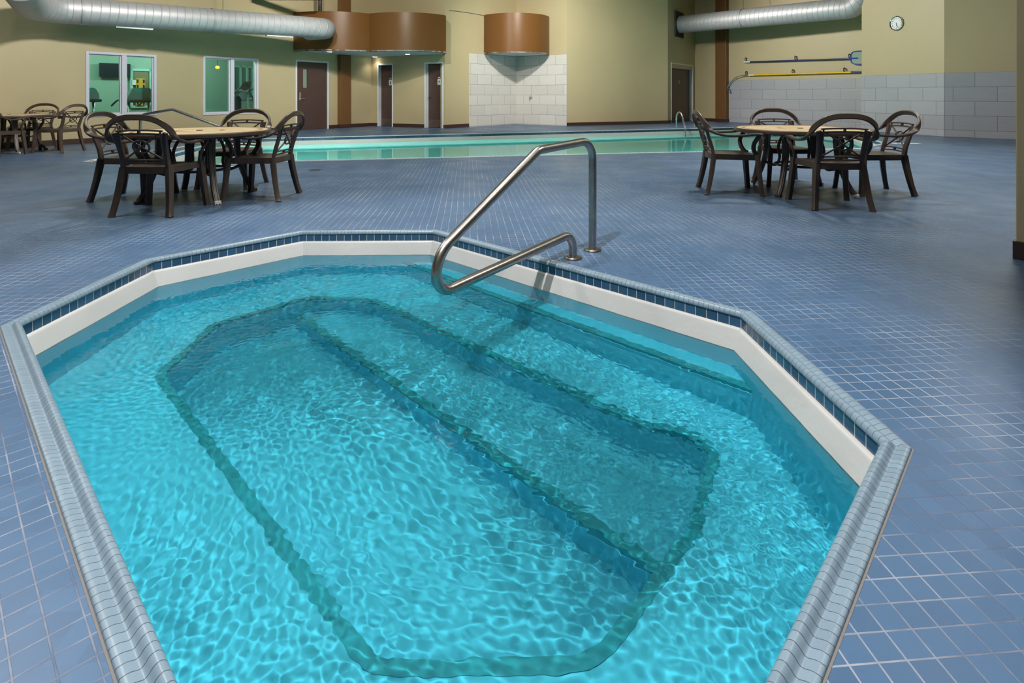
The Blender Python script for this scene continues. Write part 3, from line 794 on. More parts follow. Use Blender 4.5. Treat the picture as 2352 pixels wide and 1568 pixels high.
tag(gbox('paper_notice',s0[0],s1[0],GD-.10,GD-.072,s1[1],s0[1],M['white'],None),'small white paper notice beside the yellow spine board','notice')
# machines
silver=mat('silver_tube',(.45,.55,.58),.3,metal=.7); greyc=mat('grey_console_shell',(.11,.15,.155),.4); teal=mat('teal_console_panel',(.0,.25,.25),.3)
def treadmill(pxl,pxr,pyt,pyb,y,label,tilt=0):
    a=behind(pxl,pyt,y); b=behind(pxr,pyb,y); tc_=(a[0]+b[0])/2; w_=(b[0]-a[0])/2; loc=gym(tc_,y,0)
    r=empty('treadmill',loc); tag(r,label,'treadmill','treadmills in the fitness room')
    zt,zb=a[1],b[1]; n=9
    def part(name,mb,m_,**k):
        o=mb.build(name,m_,None,**k); o.parent=r; o.matrix_parent_inverse=Matrix.Translation(-loc); return o
    # console hood: rounded shell outline extruded in depth
    prof=[(-1,.18),(-.96,.36),(-.72,.82),(-.62,.97),(-.5,1),(.5,1),(.62,.97),(.78,.82),(.97,.5),(1,.18),(.8,.02),(-.8,.02)]
    mb=MB(); n=len(prof); F0=[mb.vert(gym(tc_+w_*x,y-.16,zb+(zt-zb)*h)) for x,h in prof]; F1=[mb.vert(gym(tc_+w_*x*.9,y+.06,zb+(zt-zb)*(h*.92+.04))) for x,h in prof]
    for k in range(n): mb.face((F0[k],F0[(k+1)%n],F1[(k+1)%n],F1[k]))
    mb.face(F0); mb.face(F1[::-1]); part('console',mb,greyc)
    mb=MB(); pn=[(-.55,.93),(.55,.93),(.48,.75),(.0,.62),(-.48,.75)]; mb.face([mb.vert(gym(tc_+w_*x,y-.166,zb+(zt-zb)*h)) for x,h in pn]); part('display_panel',mb,teal)
    mb=MB(); mb.box(tc_-w_*1.02,tc_+w_*1.02,-y-.1,-y+.30,zb-.03,zb+.04,Mi); part('console_tray',mb,M['black'],bevel=.02)
    for s_ in (-1,1):
        mb=MB(); mb.tube([gym(tc_+s_*w_*.72,y,zb),gym(tc_+s_*w_*.74,y-.02,.5),gym(tc_+s_*w_*.78,y+.1,.14)],.03,10); part('upright',mb,silver,smooth=True)
        mb=MB(); mb.tube(smooth_path([gym(tc_+s_*w_*.9,y+.05,zb+.03),gym(tc_+s_*w_*1.0,y+.4,zb+.02),gym(tc_+s_*w_*1.0,y+.75,zb-.12)],4),.022,8); part('handrail',mb,M['black'],smooth=True)
    mb=MB(); mb.box(tc_-w_,tc_+w_,-y-1.3,-y+.1,.03,.17,Mi); part('running_deck',mb,M['black'],bevel=.02)
treadmill(286.5,349.5,201.5,232,1.0,'grey treadmill with a teal display seen full-on through the left window')
treadmill(166,222,201.5,231,1.0,'treadmill cut off by the left edge of the left window')
# dumbbells / elliptical in the right window
root=empty('elliptical_trainer',gym(behind(570,200,1.1)[0],1.1,0)); tag(root,'black elliptical trainer with a tall display inside the right window','exercise machine')
def epart(name,mb,m_,**k):
    o=mb.build(name,m_,None,**k); o.parent=root; o.matrix_parent_inverse=Matrix.Translation(-root.location); return o
def E_(px,py,y): t,z=behind(px,py,y); return gym(t,y,z)
mb=MB(); mb.tube([E_(567,208,1.1),E_(569,230,1.1),E_(572,252,1.12),E_(573,275,1.12)],.045,10); epart('mast',mb,silver,smooth=True)
mb=MB(); pl=[(551,204),(554,196),(563,187.5),(577,187),(577,193),(573,202),(566,208),(556,205)]
a_=[mb.vert(E_(x,y,1.02)) for x,y in pl]; b_=[mb.vert(E_(x,y,1.12)) for x,y in pl]
for k in range(len(pl)): mb.face((a_[k],a_[(k+1)%len(pl)],b_[(k+1)%len(pl)],b_[k]))
mb.face(a_); mb.face(b_[::-1]); epart('display_console',mb,M['black'])
for hb in ([E_(537,213,1.2),E_(545,207,1.15),E_(552,201,1.1)],[E_(572,209,1.0),E_(577,206,.95),E_(582,204,.9)],[E_(566,214,1.05),E_(574,213,1.0),E_(582,230,1.0),E_(583,250,1.0)]):
    mb=MB(); mb.tube(smooth_path(hb,4),.02,8); epart('handlebar',mb,M['black'],smooth=True)
mb=MB(); pl=[(551,212),(566,211),(570,220),(567,232),(558,226),(551,224)]
a_=[mb.vert(E_(x,y,1.05)) for x,y in pl]; b_=[mb.vert(E_(x,y,1.25)) for x,y in pl]
for k in range(len(pl)): mb.face((a_[k],a_[(k+1)%len(pl)],b_[(k+1)%len(pl)],b_[k]))
mb.face(a_); mb.face(b_[::-1]); epart('drive_housing',mb,greyc)
root=empty('exercise_bike',gym(behind(542,230,1.6)[0],1.6,0)); tag(root,'dark exercise machine tower just left of the elliptical in the right window','exercise machine')
def bpart(name,mb,m_,**k):
    o=mb.build(name,m_,None,**k); o.parent=root; o.matrix_parent_inverse=Matrix.Translation(-root.location); return o
a=behind(536,213,1.6); b=behind(551,260,1.6)
mb=MB(); mb.box(a[0],b[0],-1.9,-1.5,.05,a[1]-.1,Mi); bpart('housing',mb,M['black'],bevel=.03)
mb=MB(); mb.tube(smooth_path([gym(a[0]-.12,1.4,a[1]-.02),gym(a[0]+.1,1.5,a[1]+.04),gym(b[0]+.1,1.4,a[1]-.0)],4),.05,8); bpart('grip_bar',mb,greyc,smooth=True)
iw=empty('window_4'); iw['kind']='structure'
a=behind(535,150,GD-.05); b=behind(583,228,GD-.05); mb=MB(); n=3
for x0_,x1_ in ((a[0],a[0]+.06),(a[0]+(b[0]-a[0])*.33,a[0]+(b[0]-a[0])*.33+.07),(a[0]+(b[0]-a[0])*.64,a[0]+(b[0]-a[0])*.64+.07),(b[0]-.06,b[0])): mb.box(x0_,x1_,-(GD-.005),-(GD-.06),b[1],a[1],Mi)
mb.box(a[0],b[0],-(GD-.005),-(GD-.06),a[1]-.06,a[1],Mi); mb.box(a[0],b[0],-(GD-.005),-(GD-.06),b[1],b[1]+.06,Mi); mb.build('window_frame',mintf,iw)
mb=MB(); mb.box(a[0],b[0],-(GD-.001),-(GD-.02),b[1],a[1],Mi); mb.build('pane',mat('dark_view',(.08,.20,.18),.2),iw)
p=E_(499.6,154.6,1.9); mb=MB(); mb.lathe([(0,-.05),(.05,-.03),(.06,0),(.05,.03),(0,.05)],tuple(p),16); wl=mb.build('wall_lamp',emit_material('amber_lamp_glow',(1.0,.30,.03),3.5),smooth=True)
mb=MB(); mb.tube([p+Vector((0,0,.04)),Vector((p.x,p.y,2.7))],.008,6); mb.build('lamp_cord',M['black'],wl); tag(wl,'small glowing amber pendant lamp high in the right window','lamp')

# ------------------------------------------------------------------ canopies
def arc_pts(a,b,bulge,n=24):
    """arc from a to b bulging by `bulge` to the right of a->b (towards the viewer)"""
    a=Vector(a);b=Vector(b);m=(a+b)/2;c=(b-a).length; d=(b-a).normalized(); nrm=Vector((d.y,-d.x))
    R=(c*c/4+bulge*bulge)/(2*bulge); cen=m-nrm*(R-bulge); out=[]
    a0=math.atan2((a-cen).y,(a-cen).x); a1=math.atan2((b-cen).y,(b-cen).x)
    while a1<a0: a1+=2*PI
    if a1-a0>PI*1.2: a1-=2*PI
    return [(cen.x+R*math.cos(a0+(a1-a0)*k/n),cen.y+R*math.sin(a0+(a1-a0)*k/n)) for k in range(n+1)]
def fascia(name,pts,z0,z1,parent):
    mb=MB(); n=len(pts)
    inner=[]
    for i in range(n):
        d=(Vector(pts[min(i+1,n-1)])-Vector(pts[max(i-1,0)])).normalized(); nn=Vector((-d.y,d.x)); inner.append(tuple(Vector(pts[i])+nn*.05))
    o0=[mb.vert((*p,z0)) for p in pts]; o1=[mb.vert((*p,z1)) for p in pts]; i0=[mb.vert((*p,z0)) for p in inner]; i1=[mb.vert((*p,z1)) for p in inner]
    for k in range(n-1):
        mb.face((o0[k],o0[k+1],o1[k+1],o1[k])); mb.face((i0[k+1],i0[k],i1[k],i1[k+1])); mb.face((o1[k],o1[k+1],i1[k+1],i1[k])); mb.face((o0[k+1],o0[k],i0[k],i0[k+1]))
    mb.face((o0[0],o1[0],i1[0],i0[0])); mb.face((o0[-1],i0[-1],i1[-1],o1[-1]))
    return mb.build(name,M['brown'],parent,smooth='auto')
ZS=2.385; ZC1=3.56
SE=ground(848,124,0); 
Sx=(848-CX)/CF*17.15; Sp=(Sx,17.15)
L0p=tuple(Vector(LW0)+dL*tl(674)); R0p=((1024.5-CX)/CF*17.55,17.55)
can=empty('entry_canopy'); tag(can,'wide brown canopy of two curved panels over the restroom doors, with lit soffit','canopy')
arcA=arc_pts(L0p,Sp,.42); arcB=arc_pts(Sp,R0p,.50)
fascia('curved_fascia',arcA,ZS,ZC1,can); fascia('curved_fascia',arcB,ZS,ZC1,can)
mb=MB(); sof=[tuple(Vector(p)) for p in arcA+arcB[1:]]+[B1,LWend]
mb.prism(sof,ZS+.01,ZS+.05); mb.build('soffit',M['gypsum'],can)
mb=MB(); mb.prism([R0p,B1,tuple(Vector(B1)+Vector((-.05,.0))),tuple(Vector(R0p)+Vector((-.05,0)))],ZS,ZC1); mb.build('end_panel',M['brown'],can)
glow=emit_material('lit_downlight_lens',(1.0,.92,.78),14)
for i,(px,py,lab) in enumerate(((757,127.5,'recessed round downlight in the canopy soffit above the windowed door'),(861,130.5,'recessed round downlight in the soffit nearest the wall corner'),(936,124.5,'recessed round downlight in the soffit between the restroom doors'))):
    Yd=CF*(ZS-CH)/(CY-py) if i else 17.05; x=(px-CX)/CF*Yd
    r=empty('recessed_downlight',(x,Yd,ZS)); tag(r,lab,'light','downlights in the canopy soffit')
    mb=MB(); mb.lathe([(.075,.012),(.115,.012),(.115,-.004),(.075,-.004)],seg=24); mb.build('trim_ring',M['white'],r)
    mb=MB(); mb.lathe([(0,-.003),(.076,-.003)],seg=24); mb.build('lens',glow,r)
    l=bpy.data.lights.new('downlight_beam','SPOT'); l.energy=16; l.spot_size=2.2; l.spot_blend=.8; l.color=(1,.9,.75); l.shadow_soft_size=.08
    o=bpy.data.objects.new('downlight_beam',l); COL.objects.link(o); o.location=(x,Yd,ZS-.03)
tSa=along(B1,SH,1111.5); tSb=along(SH,E_0,1261.5)
dS1=(Vector(SH)-Vector(B1)).normalized(); dS2=(Vector(E_0)-Vector(SH)).normalized()
qa=tuple(Vector(B1)+dS1*tSa); qb=tuple(Vector(SH)+dS2*tSb)
scn=empty('shower_canopy'); tag(scn,'brown quarter-round canopy above the white tiled shower corner','canopy')
arcC=arc_pts(qa,qb,.80); fascia('curved_fascia',arcC,2.50,3.86,scn)
mb=MB(); mb.prism([tuple(p) for p in arcC]+[SH],2.51,2.55); mb.build('soffit',M['gypsum'],scn)
# shower head and valve
shx=((1186.5-CX)/CF*19.9,19.9)
sh=empty('ceiling_shower',(shx[0],shx[1],2.5)); tag(sh,'chrome overhead shower under the shower canopy','shower')
mb=MB(); mb.tube([(0,0,.02),(0,0,-.14)],.016,8); mb.lathe([(0,.025),(.03,.02),(.03,0)],seg=16); mb.build('drop_pipe',M['chrome'],sh)
mb=MB(); mb.lathe([(0,-.13),(.02,-.13),(.04,-.16),(.13,-.175),(.13,-.185),(0,-.185)],seg=24); mb.build('rain_plate',M['chrome'],sh)
Mv,_=wallM(SH,E_0); tv=along(SH,E_0,1219.5); zv=hgt(SH,E_0,1219.5,223.5)
v=empty('shower_valve',Mv@Vector((tv,.01,zv))); tag(v,'round chrome shower valve on the white tile right of the corner','shower valve')
Rv=Mv.to_3x3().to_4x4()@Matrix.Rotation(-PI/2,4,'X')
mb=MB(); mb.lathe([(0,.0),(.085,.0),(.08,.014),(.03,.02),(.03,.05),(0,.05)],seg=24,M=Rv); mb.build('escutcheon',M['chrome'],v,smooth='auto')
mb=MB(); mb.tube([Rv@Vector((0,0,.045)),Rv@Vector((0,.0,.06)),Rv@Vector((0,.09,.065))],.012,8); mb.build('valve_lever',M['chrome'],v)

# ------------------------------------------------------------------ ducts
def duct(path,r,name,parent,seg=36):
    mb=MB(); pts=[Vector(p) for p in path]; n=len(pts); N=Vector((0,0,1)); rings=[]; cum=0; us=[]
    for i in range(n):
        T=(pts[min(i+1,n-1)]-pts[max(i-1,0)]).normalized(); N=(N-T*N.dot(T)).normalized(); B=T.cross(N)
        if i: cum+=(pts[i]-pts[i-1]).length
        us.append(cum); rings.append([mb.vert(pts[i]+r*(math.cos(2*PI*k/seg)*N+math.sin(2*PI*k/seg)*B)) for k in range(seg)])
    for i in range(n-1):
        for k in range(seg):
            mb.face((rings[i][k],rings[i][(k+1)%seg],rings[i+1][(k+1)%seg],rings[i+1][k]),[(us[i],k/seg),(us[i],(k+1)/seg),(us[i+1],(k+1)/seg),(us[i+1],k/seg)])
    mb.face(rings[0][::-1],[(0,0)]*seg); mb.face(rings[-1],[(0,0)]*seg)
    return mb.build(name,M['duct'],parent,smooth='auto')
def collar(p,d,r,parent,name='joint_collar'):
    d=Vector(d).normalized(); p=Vector(p); mb=MB(); mb.tube([p-d*.02,p+d*.02],r,36,caps=False); mb.tube([p-d*.02,p+d*.02],r-.012,36,caps=False)
    mb.build(name,M['duct'],parent,smooth='auto')
DL=empty('spiral_duct'); tag(DL,'long silver spiral air duct hung above the fitness room windows','air duct')
e=Vector((-5.20,15.95,2.96)); s_=Vector((-9.62,11.30,2.83)); dd=(s_-e).normalized()
left_path=bent_path([e+Vector((-.75,.45,0)),e+(e-s_).normalized()*.16,s_,s_+Vector((1.9,-2.5,.0))],[.42,.75],10)
duct(left_path,.285,'duct_run',DL)
for t in (.12,.52): 
    p=e.lerp(s_,1-t) if False else s_.lerp(e,t); collar(p,dd,.298,DL)
p=s_.lerp(e,.56)
mb=MB(); mb.tube([p+Vector((0,0,.28)),(p.x,p.y,CEIL)],.006,6); mb.build('hanger_wire',M['darksteel'],DL)
# slot diffusers under the duct
for t in (.27,.78):
    p=s_.lerp(e,t); Md=Matrix.Translation(p+Vector((0,0,-.30)))@Matrix.Rotation(math.atan2(dd.y,dd.x),4,'Z')
    mb=MB(); mb.box(-.35,.35,-.05,.05,-.012,.03,Md); mb.build('slot_diffuser',M['white'],DL)
DR=empty('spiral_duct'); tag(DR,'silver spiral air duct running from the alcove wall towards the clock wall','air duct')
Ma,_=wallM(E_1,G0); tf=along(E_1,G0,1559); zf=3.86; fp=Ma@Vector((tf,0,zf))
e2=Vector(((1968-CX)/CF*17.45,17.45,3.80)); d2_=(e2-fp).normalized()
duct(bent_path([fp-d2_*.1,e2+d2_*.15,e2+Vector((.15,-.15,1.7))],[.45],10),.335,'duct_run',DR)
p=fp.lerp(e2,.42); collar(p,d2_,.35,DR)
mb=MB(); mb.tube([p+Vector((0,0,.33)),(p.x,p.y,CEIL)],.006,6); mb.build('hanger_wire',M['darksteel'],DR)
mb=MB(); mb.box(tf-.50,tf+.44,0,.05,zf-.50,zf+.50,Ma); mb.build('wall_flange',M['darksteel'],DR,bevel=.006)
# steel beam, drop pipe above the canopy
mb=MB(); 
mb.box(-7.2,-5.3,15.6,15.75,3.73,3.88); bm_=mb.build('steel_beam',M['darksteel']); tag(bm_,'dark steel beam just above the brown entry canopy, at the top edge','beam')
px_=(735-CX)/CF*16.75
mb=MB(); mb.tube([(px_,16.75,ZC1-.3),(px_,16.75,CEIL)],.055,12); dp=mb.build('vertical_pipe',M['darksteel'],smooth='auto'); tag(dp,'dark vertical pipe dropping behind the left curved canopy panel','pipe')
# cable on the wall left of the shower canopy
zc0=hgt(B1,SH,1031,24); cpts=[]
Mb,_=wallM(B1,SH)
for k in range(13):
    px=1031+80*k/12; t=along(B1,SH,px); py=24+ (1.0*k/12)*7+5*(k/12)**2; cpts.append(Mb@Vector((t,.015,hgt(B1,SH,px,py))))
mb=MB(); mb.tube(cpts,.010,6); cb=mb.build('wall_cable',M['groutline']); tag(cb,'thin grey cable drooping across the tan wall beside the shower canopy','cable')

# ------------------------------------------------------------------ wall clock
Mk,_=wallM(K0,K1); tk=along(K0,K1,2060.5); zk=hgt(K0,K1,2060.5,53.5)
ck=empty('wall_clock',Mk@Vector((tk,0,zk))); tag(ck,'round white wall clock with a chrome rim on the tan wall','clock')
Rk=Mk.to_3x3().to_4x4()@Matrix.Rotation(-PI/2,4,'X')   # local z -> out of wall
Rk=Matrix((Mk.col[0].to_3d(),Vector((0,0,1)),-Mk.col[1].to_3d())).transposed().to_4x4() if False else Matrix(((Mk[0][0],0,Mk[0][1],0),(Mk[1][0],0,Mk[1][1],0),(0,1,0,0),(0,0,0,1)))
rk=.205
mb=MB(); mb.lathe([(rk-.025,.045),(rk-.012,.055),(rk,.045),(rk,.0),(rk-.025,.0)],seg=48,M=Rk); mb.build('clock_rim',M['chrome'],ck,smooth='auto')
mb=MB(); mb.lathe([(0,.028),(rk-.02,.028)],seg=48,M=Rk); mb.build('clock_face',M['white'],ck)
def text_mesh(body,size,Mx,name,material,parent,ext=.001):
    cu=bpy.data.curves.new(name,'FONT'); cu.body=body; cu.size=size; cu.align_x='CENTER'; cu.align_y='CENTER'; cu.extrude=ext
    t=bpy.data.objects.new(name,cu); COL.objects.link(t); bpy.context.view_layer.update()
    me=bpy.data.meshes.new_from_object(t); bpy.data.objects.remove(t); me.transform(Mx); me.materials.clear(); me.materials.append(material)
    o=bpy.data.objects.new(name,me); COL.objects.link(o); o.parent=parent; return o
import bmesh
for h in range(1,13):
    a=PI/2-2*PI*h/12; text_mesh(str(h),.052,Rk@Matrix.Translation((.135*math.cos(a),.135*math.sin(a),.031)),'clock_numeral',M['black'],ck)
for ang,ln,wd,nm in ((-168,.085,.009,'hour_hand'),(-158,.13,.006,'minute_hand')):
    Mh=Rk@Matrix.Rotation(math.radians(ang),4,'Z'); mb=MB(); mb.box(-wd/2,wd/2,-.02,ln,.034,.037,Mh); mb.build(nm,M['black'],ck)

# ------------------------------------------------------------------ hanging pool poles on the right wall
Mg,_=wallM(G0,G1)
def gp(px,py,y=.09):
    return Mg@Vector((along(G0,G1,px),y,hgt(G0,G1,px,py)))
def ring_hook(px,py,parent,mk=None):
    p=gp(px,py,.09); mb=MB()
    pts=[p+Vector((0,0,.0))+Mg.to_3x3()@Vector((0,.05*math.cos(a),.07+.07*math.sin(a))) for a in [2*PI*k/16 for k in range(16)]]
    mb.tube(pts,.012,6,closed=True); q=Mg@Vector((along(G0,G1,px),0,hgt(G0,G1,px,py)+.12)); mb.tube([p+Vector((0,0,.12)),q],.012,6)
    return mb.build('ring_hook',mk or M['darksteel'],parent)
def straight(a,b,r,name,m_,parent,n=2):
    mb=MB(); mb.tube([a.lerp(b,k/n) for k in range(n+1)],r,10); return mb.build(name,m_,parent,smooth='auto')
sk=empty('skimmer_net'); tag(sk,'navy skimmer pole with a blue framed leaf net, the upper pole on the wall','pool skimmer')
a=gp(1712,142.5); a2=gp(1726,142.3); b=gp(1955,135); 
straight(a2,b,.027,'pole',M['navy'],sk); straight(a,a2,.027,'pole_grip',M['white'],sk)
# net frame partly hidden behind the clock wall corner
cN=gp(1983,132.5); ux=(b-a).normalized(); uz=Vector((0,0,1)); pts=[]
for k in range(40):
    t=2*PI*k/40; cs,sn=math.cos(t),math.sin(t); f=lambda v:abs(v)**.5*(1 if v>0 else -1)
    pts.append(cN+ux*(.34*f(cs))+uz*(.215*f(sn)))
mb=MB(); mb.tube(pts,.018,8,closed=True); mb.tube([b-ux*.05,b.lerp(cN,.6)],.02,8); mb.build('net_frame',M['blue'],sk,smooth='auto')
mb=MB(); nn=Vector((ux.y,-ux.x,0)); c=mb.vert(cN+nn*-.03); ring=[mb.vert(p) for p in pts]
for k in range(40): mb.face((c,ring[k],ring[(k+1)%40]))
mb.build('net_mesh',M['net'],sk)
yb=empty('telescopic_pole'); tag(yb,'yellow telescopic pole with a blue end and looped hose, the lower pole on the wall','pool pole')
a=gp(1723,173); a2=gp(1736,172.3); b=gp(1958,166); b2=gp(1990,165.3)
straight(a2,b,.030,'pole',M['yellow'],yb); straight(a,a2,.026,'pole_end',M['white'],yb); straight(b,b2,.033,'pole_sleeve',mat('dark_blue_sleeve',(.02,.035,.16),.4),yb)
hp=[(1725,173.2),(1712,173),(1700,176),(1688,183),(1678,194),(1675,204),(1680,213),(1681,208),(1677,199),(1683,188),(1693,179),(1705,174.3),(1716,174)]
mb=MB(); mb.tube(smooth_path([gp(x,y,.09+.03*(i%3)) for i,(x,y) in enumerate(hp)],6),.012,6); hs=mb.build('looped_cord',mat('grey_blue_cord',(.10,.14,.20),.5),yb,smooth='auto')
hk={0:('for the skimmer pole, at its left end',1716,141),1:('for the skimmer pole, in the middle',1830,137.5),2:('for the skimmer pole, beside the blue net',1954,133.5),3:('for the yellow pole, at its left end',1717,172),4:('for the yellow pole, in the middle',1824,168.5),5:('for the yellow pole, near its blue end',1942,165)}
for k,(lb,px,py) in hk.items():
    o=ring_hook(px,py,None); o.name='wall_hook'; tag(o,'dark metal wall hook '+lb,'hook','hooks holding the pool poles')

# ------------------------------------------------------------------ handrails
def in_plane(o,d,px,py):
    """point of the vertical plane through o along d seen at a photo pixel"""
    r=(px-CX)/CF; s=(r*o[1]-o[0])/(d[0]-r*d[1]); Y=o[1]+d[1]*s; return Vector((o[0]+d[0]*s,Y,CH+(CY-py)/CF*Y))
def flange(p,r,parent):
    mb=MB(); mb.lathe([(0,0),(r,0),(r,.006),(r-.006,.014),(r*.55,.016),(r*.5,.0165),(0,.0165)],(p[0],p[1],0),32); mb.build('floor_flange',M['steel'],parent,smooth='auto')
hr=empty('handrail'); tag(hr,'large bent stainless steel handrail rising over the rim of the hot tub','handrail')
o1=Vector(ground(1361,575)); o2=Vector(ground(1316,593)); dr=(o2-o1).normalized()
k1=in_plane(o1,dr,1362,321); k2=in_plane(o1,dr,1236,345); k3=in_plane(o1,dr,978,612); k4=in_plane(o1,dr,1020,676); k5=in_plane(o1,dr,1326,531)
k1.x,k1.y=o1.x,o1.y; k5.x,k5.y=o2.x,o2.y
path=bent_path([(o1.x,o1.y,0),k1,k2,in_plane(o1,dr,1006,582),in_plane(o1,dr,998,680),k5,(o2.x,o2.y,0)],[.13,.12,.18,.095,.10],12,cap=.7)
mb=MB(); mb.tube(path,.0272,20); mb.build('bent_rail',M['steel'],hr,smooth='auto')
flange(o1,.062,hr); flange(o2,.062,hr)
# pool handrail at the left end of the pool
h2=empty('handrail'); tag(h2,'thin steel handrail behind the left table at the pool stairs','handrail')
q2=Vector(ground(361,347)); nd=Vector((.978,.12)).normalized(); q1=q2-nd*.30
pp=lambda x,y: in_plane(q1,nd,x,y)
K=[pp(331,264),pp(396,251),pp(520,296),pp(556,345),pp(402,322)]
K[0].x,K[0].y=q1.x,q1.y
k5=Vector((q2.x,q2.y,.22))
path=bent_path([(q1.x,q1.y,0),K[0],K[1],K[2],Vector((K[2].x-.05,K[2].y,.08)),k5,(q2.x,q2.y,0)],[.10,.12,.12,.1,.08],8)
mb=MB(); mb.tube(path,.026,12); mb.build('bent_rail',M['steel'],h2,smooth='auto'); flange(q1,.07,h2); flange(q2,.07,h2)
# ladder at the far right of the pool
ld=empty('pool_ladder'); tag(ld,'small stainless ladder with two hooped rails on the far side of the pool','pool ladder')
fa=Vector(POOL[1]); fb=Vector(POOL[2]); fd=(fb-fa).normalized(); fn=Vector((fd.y,-fd.x))
def lrail(px):
    r=(px-CX)/CF; s=(r*fa.y-fa.x)/(fd.x-r*fd.y); p=fa+fd*s-fn*.22; q=p+fn*.62
    path=smooth_path([(p.x,p.y,0),(p.x,p.y,.33),(*(p+fn*.04),.46),(*(p+fn*.16),.53),(*(p+fn*.28),.46),(*(p+fn*.37),.25),(*(p+fn*.48),-.1),(*(p+fn*.48),-.9)],5)
    mb=MB(); mb.tube(path,.024,10); mb.build('hooped_rail',M['chrome'],ld,smooth='auto'); return p+fn*.48
ra=lrail(1563); rb=lrail(1605)
for z in (-.3,-.6):
    mb=MB(); mb.tube([(*ra,z),(*rb,z)],.03,8); mb.build('tread',M['chrome'],ld)

# ------------------------------------------------------------------ deck details
drp=ground(723.5,390); dr_=empty('floor_drain',(drp[0],drp[1],0)); tag(dr_,'small round brown floor drain in the blue deck right of the left table','floor drain')
mb=MB(); mb.lathe([(0,.003),(.07,.003),(.085,.002),(.085,0)],seg=28); mb.build('drain_plate',mat('brown_drain_metal',(.09,.07,.04),.4,metal=.4),dr_)
mb=MB()
for k in range(8):
    a=2*PI*k/8; mb.lathe([(0,.0036),(.009,.0036)],(.045*math.cos(a),.045*math.sin(a),0),8)
mb.build('drain_holes',M['black'],dr_)
def marker(px0,py0,px1,py1,wid,label,txt):
    a=Vector(ground(px0,py0)); b=Vector(ground(px1,py1)); d=(b-a).normalized(); n_=Vector((-d.y,d.x)); L=(b-a).length
    Mm=Matrix(((d.x,n_.x,0,a.x),(d.y,n_.y,0,a.y),(0,0,1,0),(0,0,0,1))); mb=MB(); mb.box(0,L,-wid/2,wid/2,0,.003,Mm)
    r=mb.build('depth_marker',M['marker']); tag(r,label,'depth marker','white marker tiles around the pool')
    x=.10
    while x<L-.1:
        mb=MB(); mb.box(x,x+.06,-wid*.25,wid*.25,.003,.0035,Mm); mb.build('marking',M['black'],r); x+=.22
marker(200,371,236,364,.13,'white marker tiles on the deck behind the left table, outermost of three','')
marker(352,346.5,440,334,.11,'white marker tiles along the pool edge beside the thin handrail','')
marker(497,382.5,548,382,.09,'white marker tiles under the back chair of the left table','')
marker(2050,329.5,2110,329.5,.16,'white marker tiles on the deck behind the right chair of the right table','')
marker(2010,340,2050,340,.10,'white marker tiles at the pool corner between the right table chairs','')

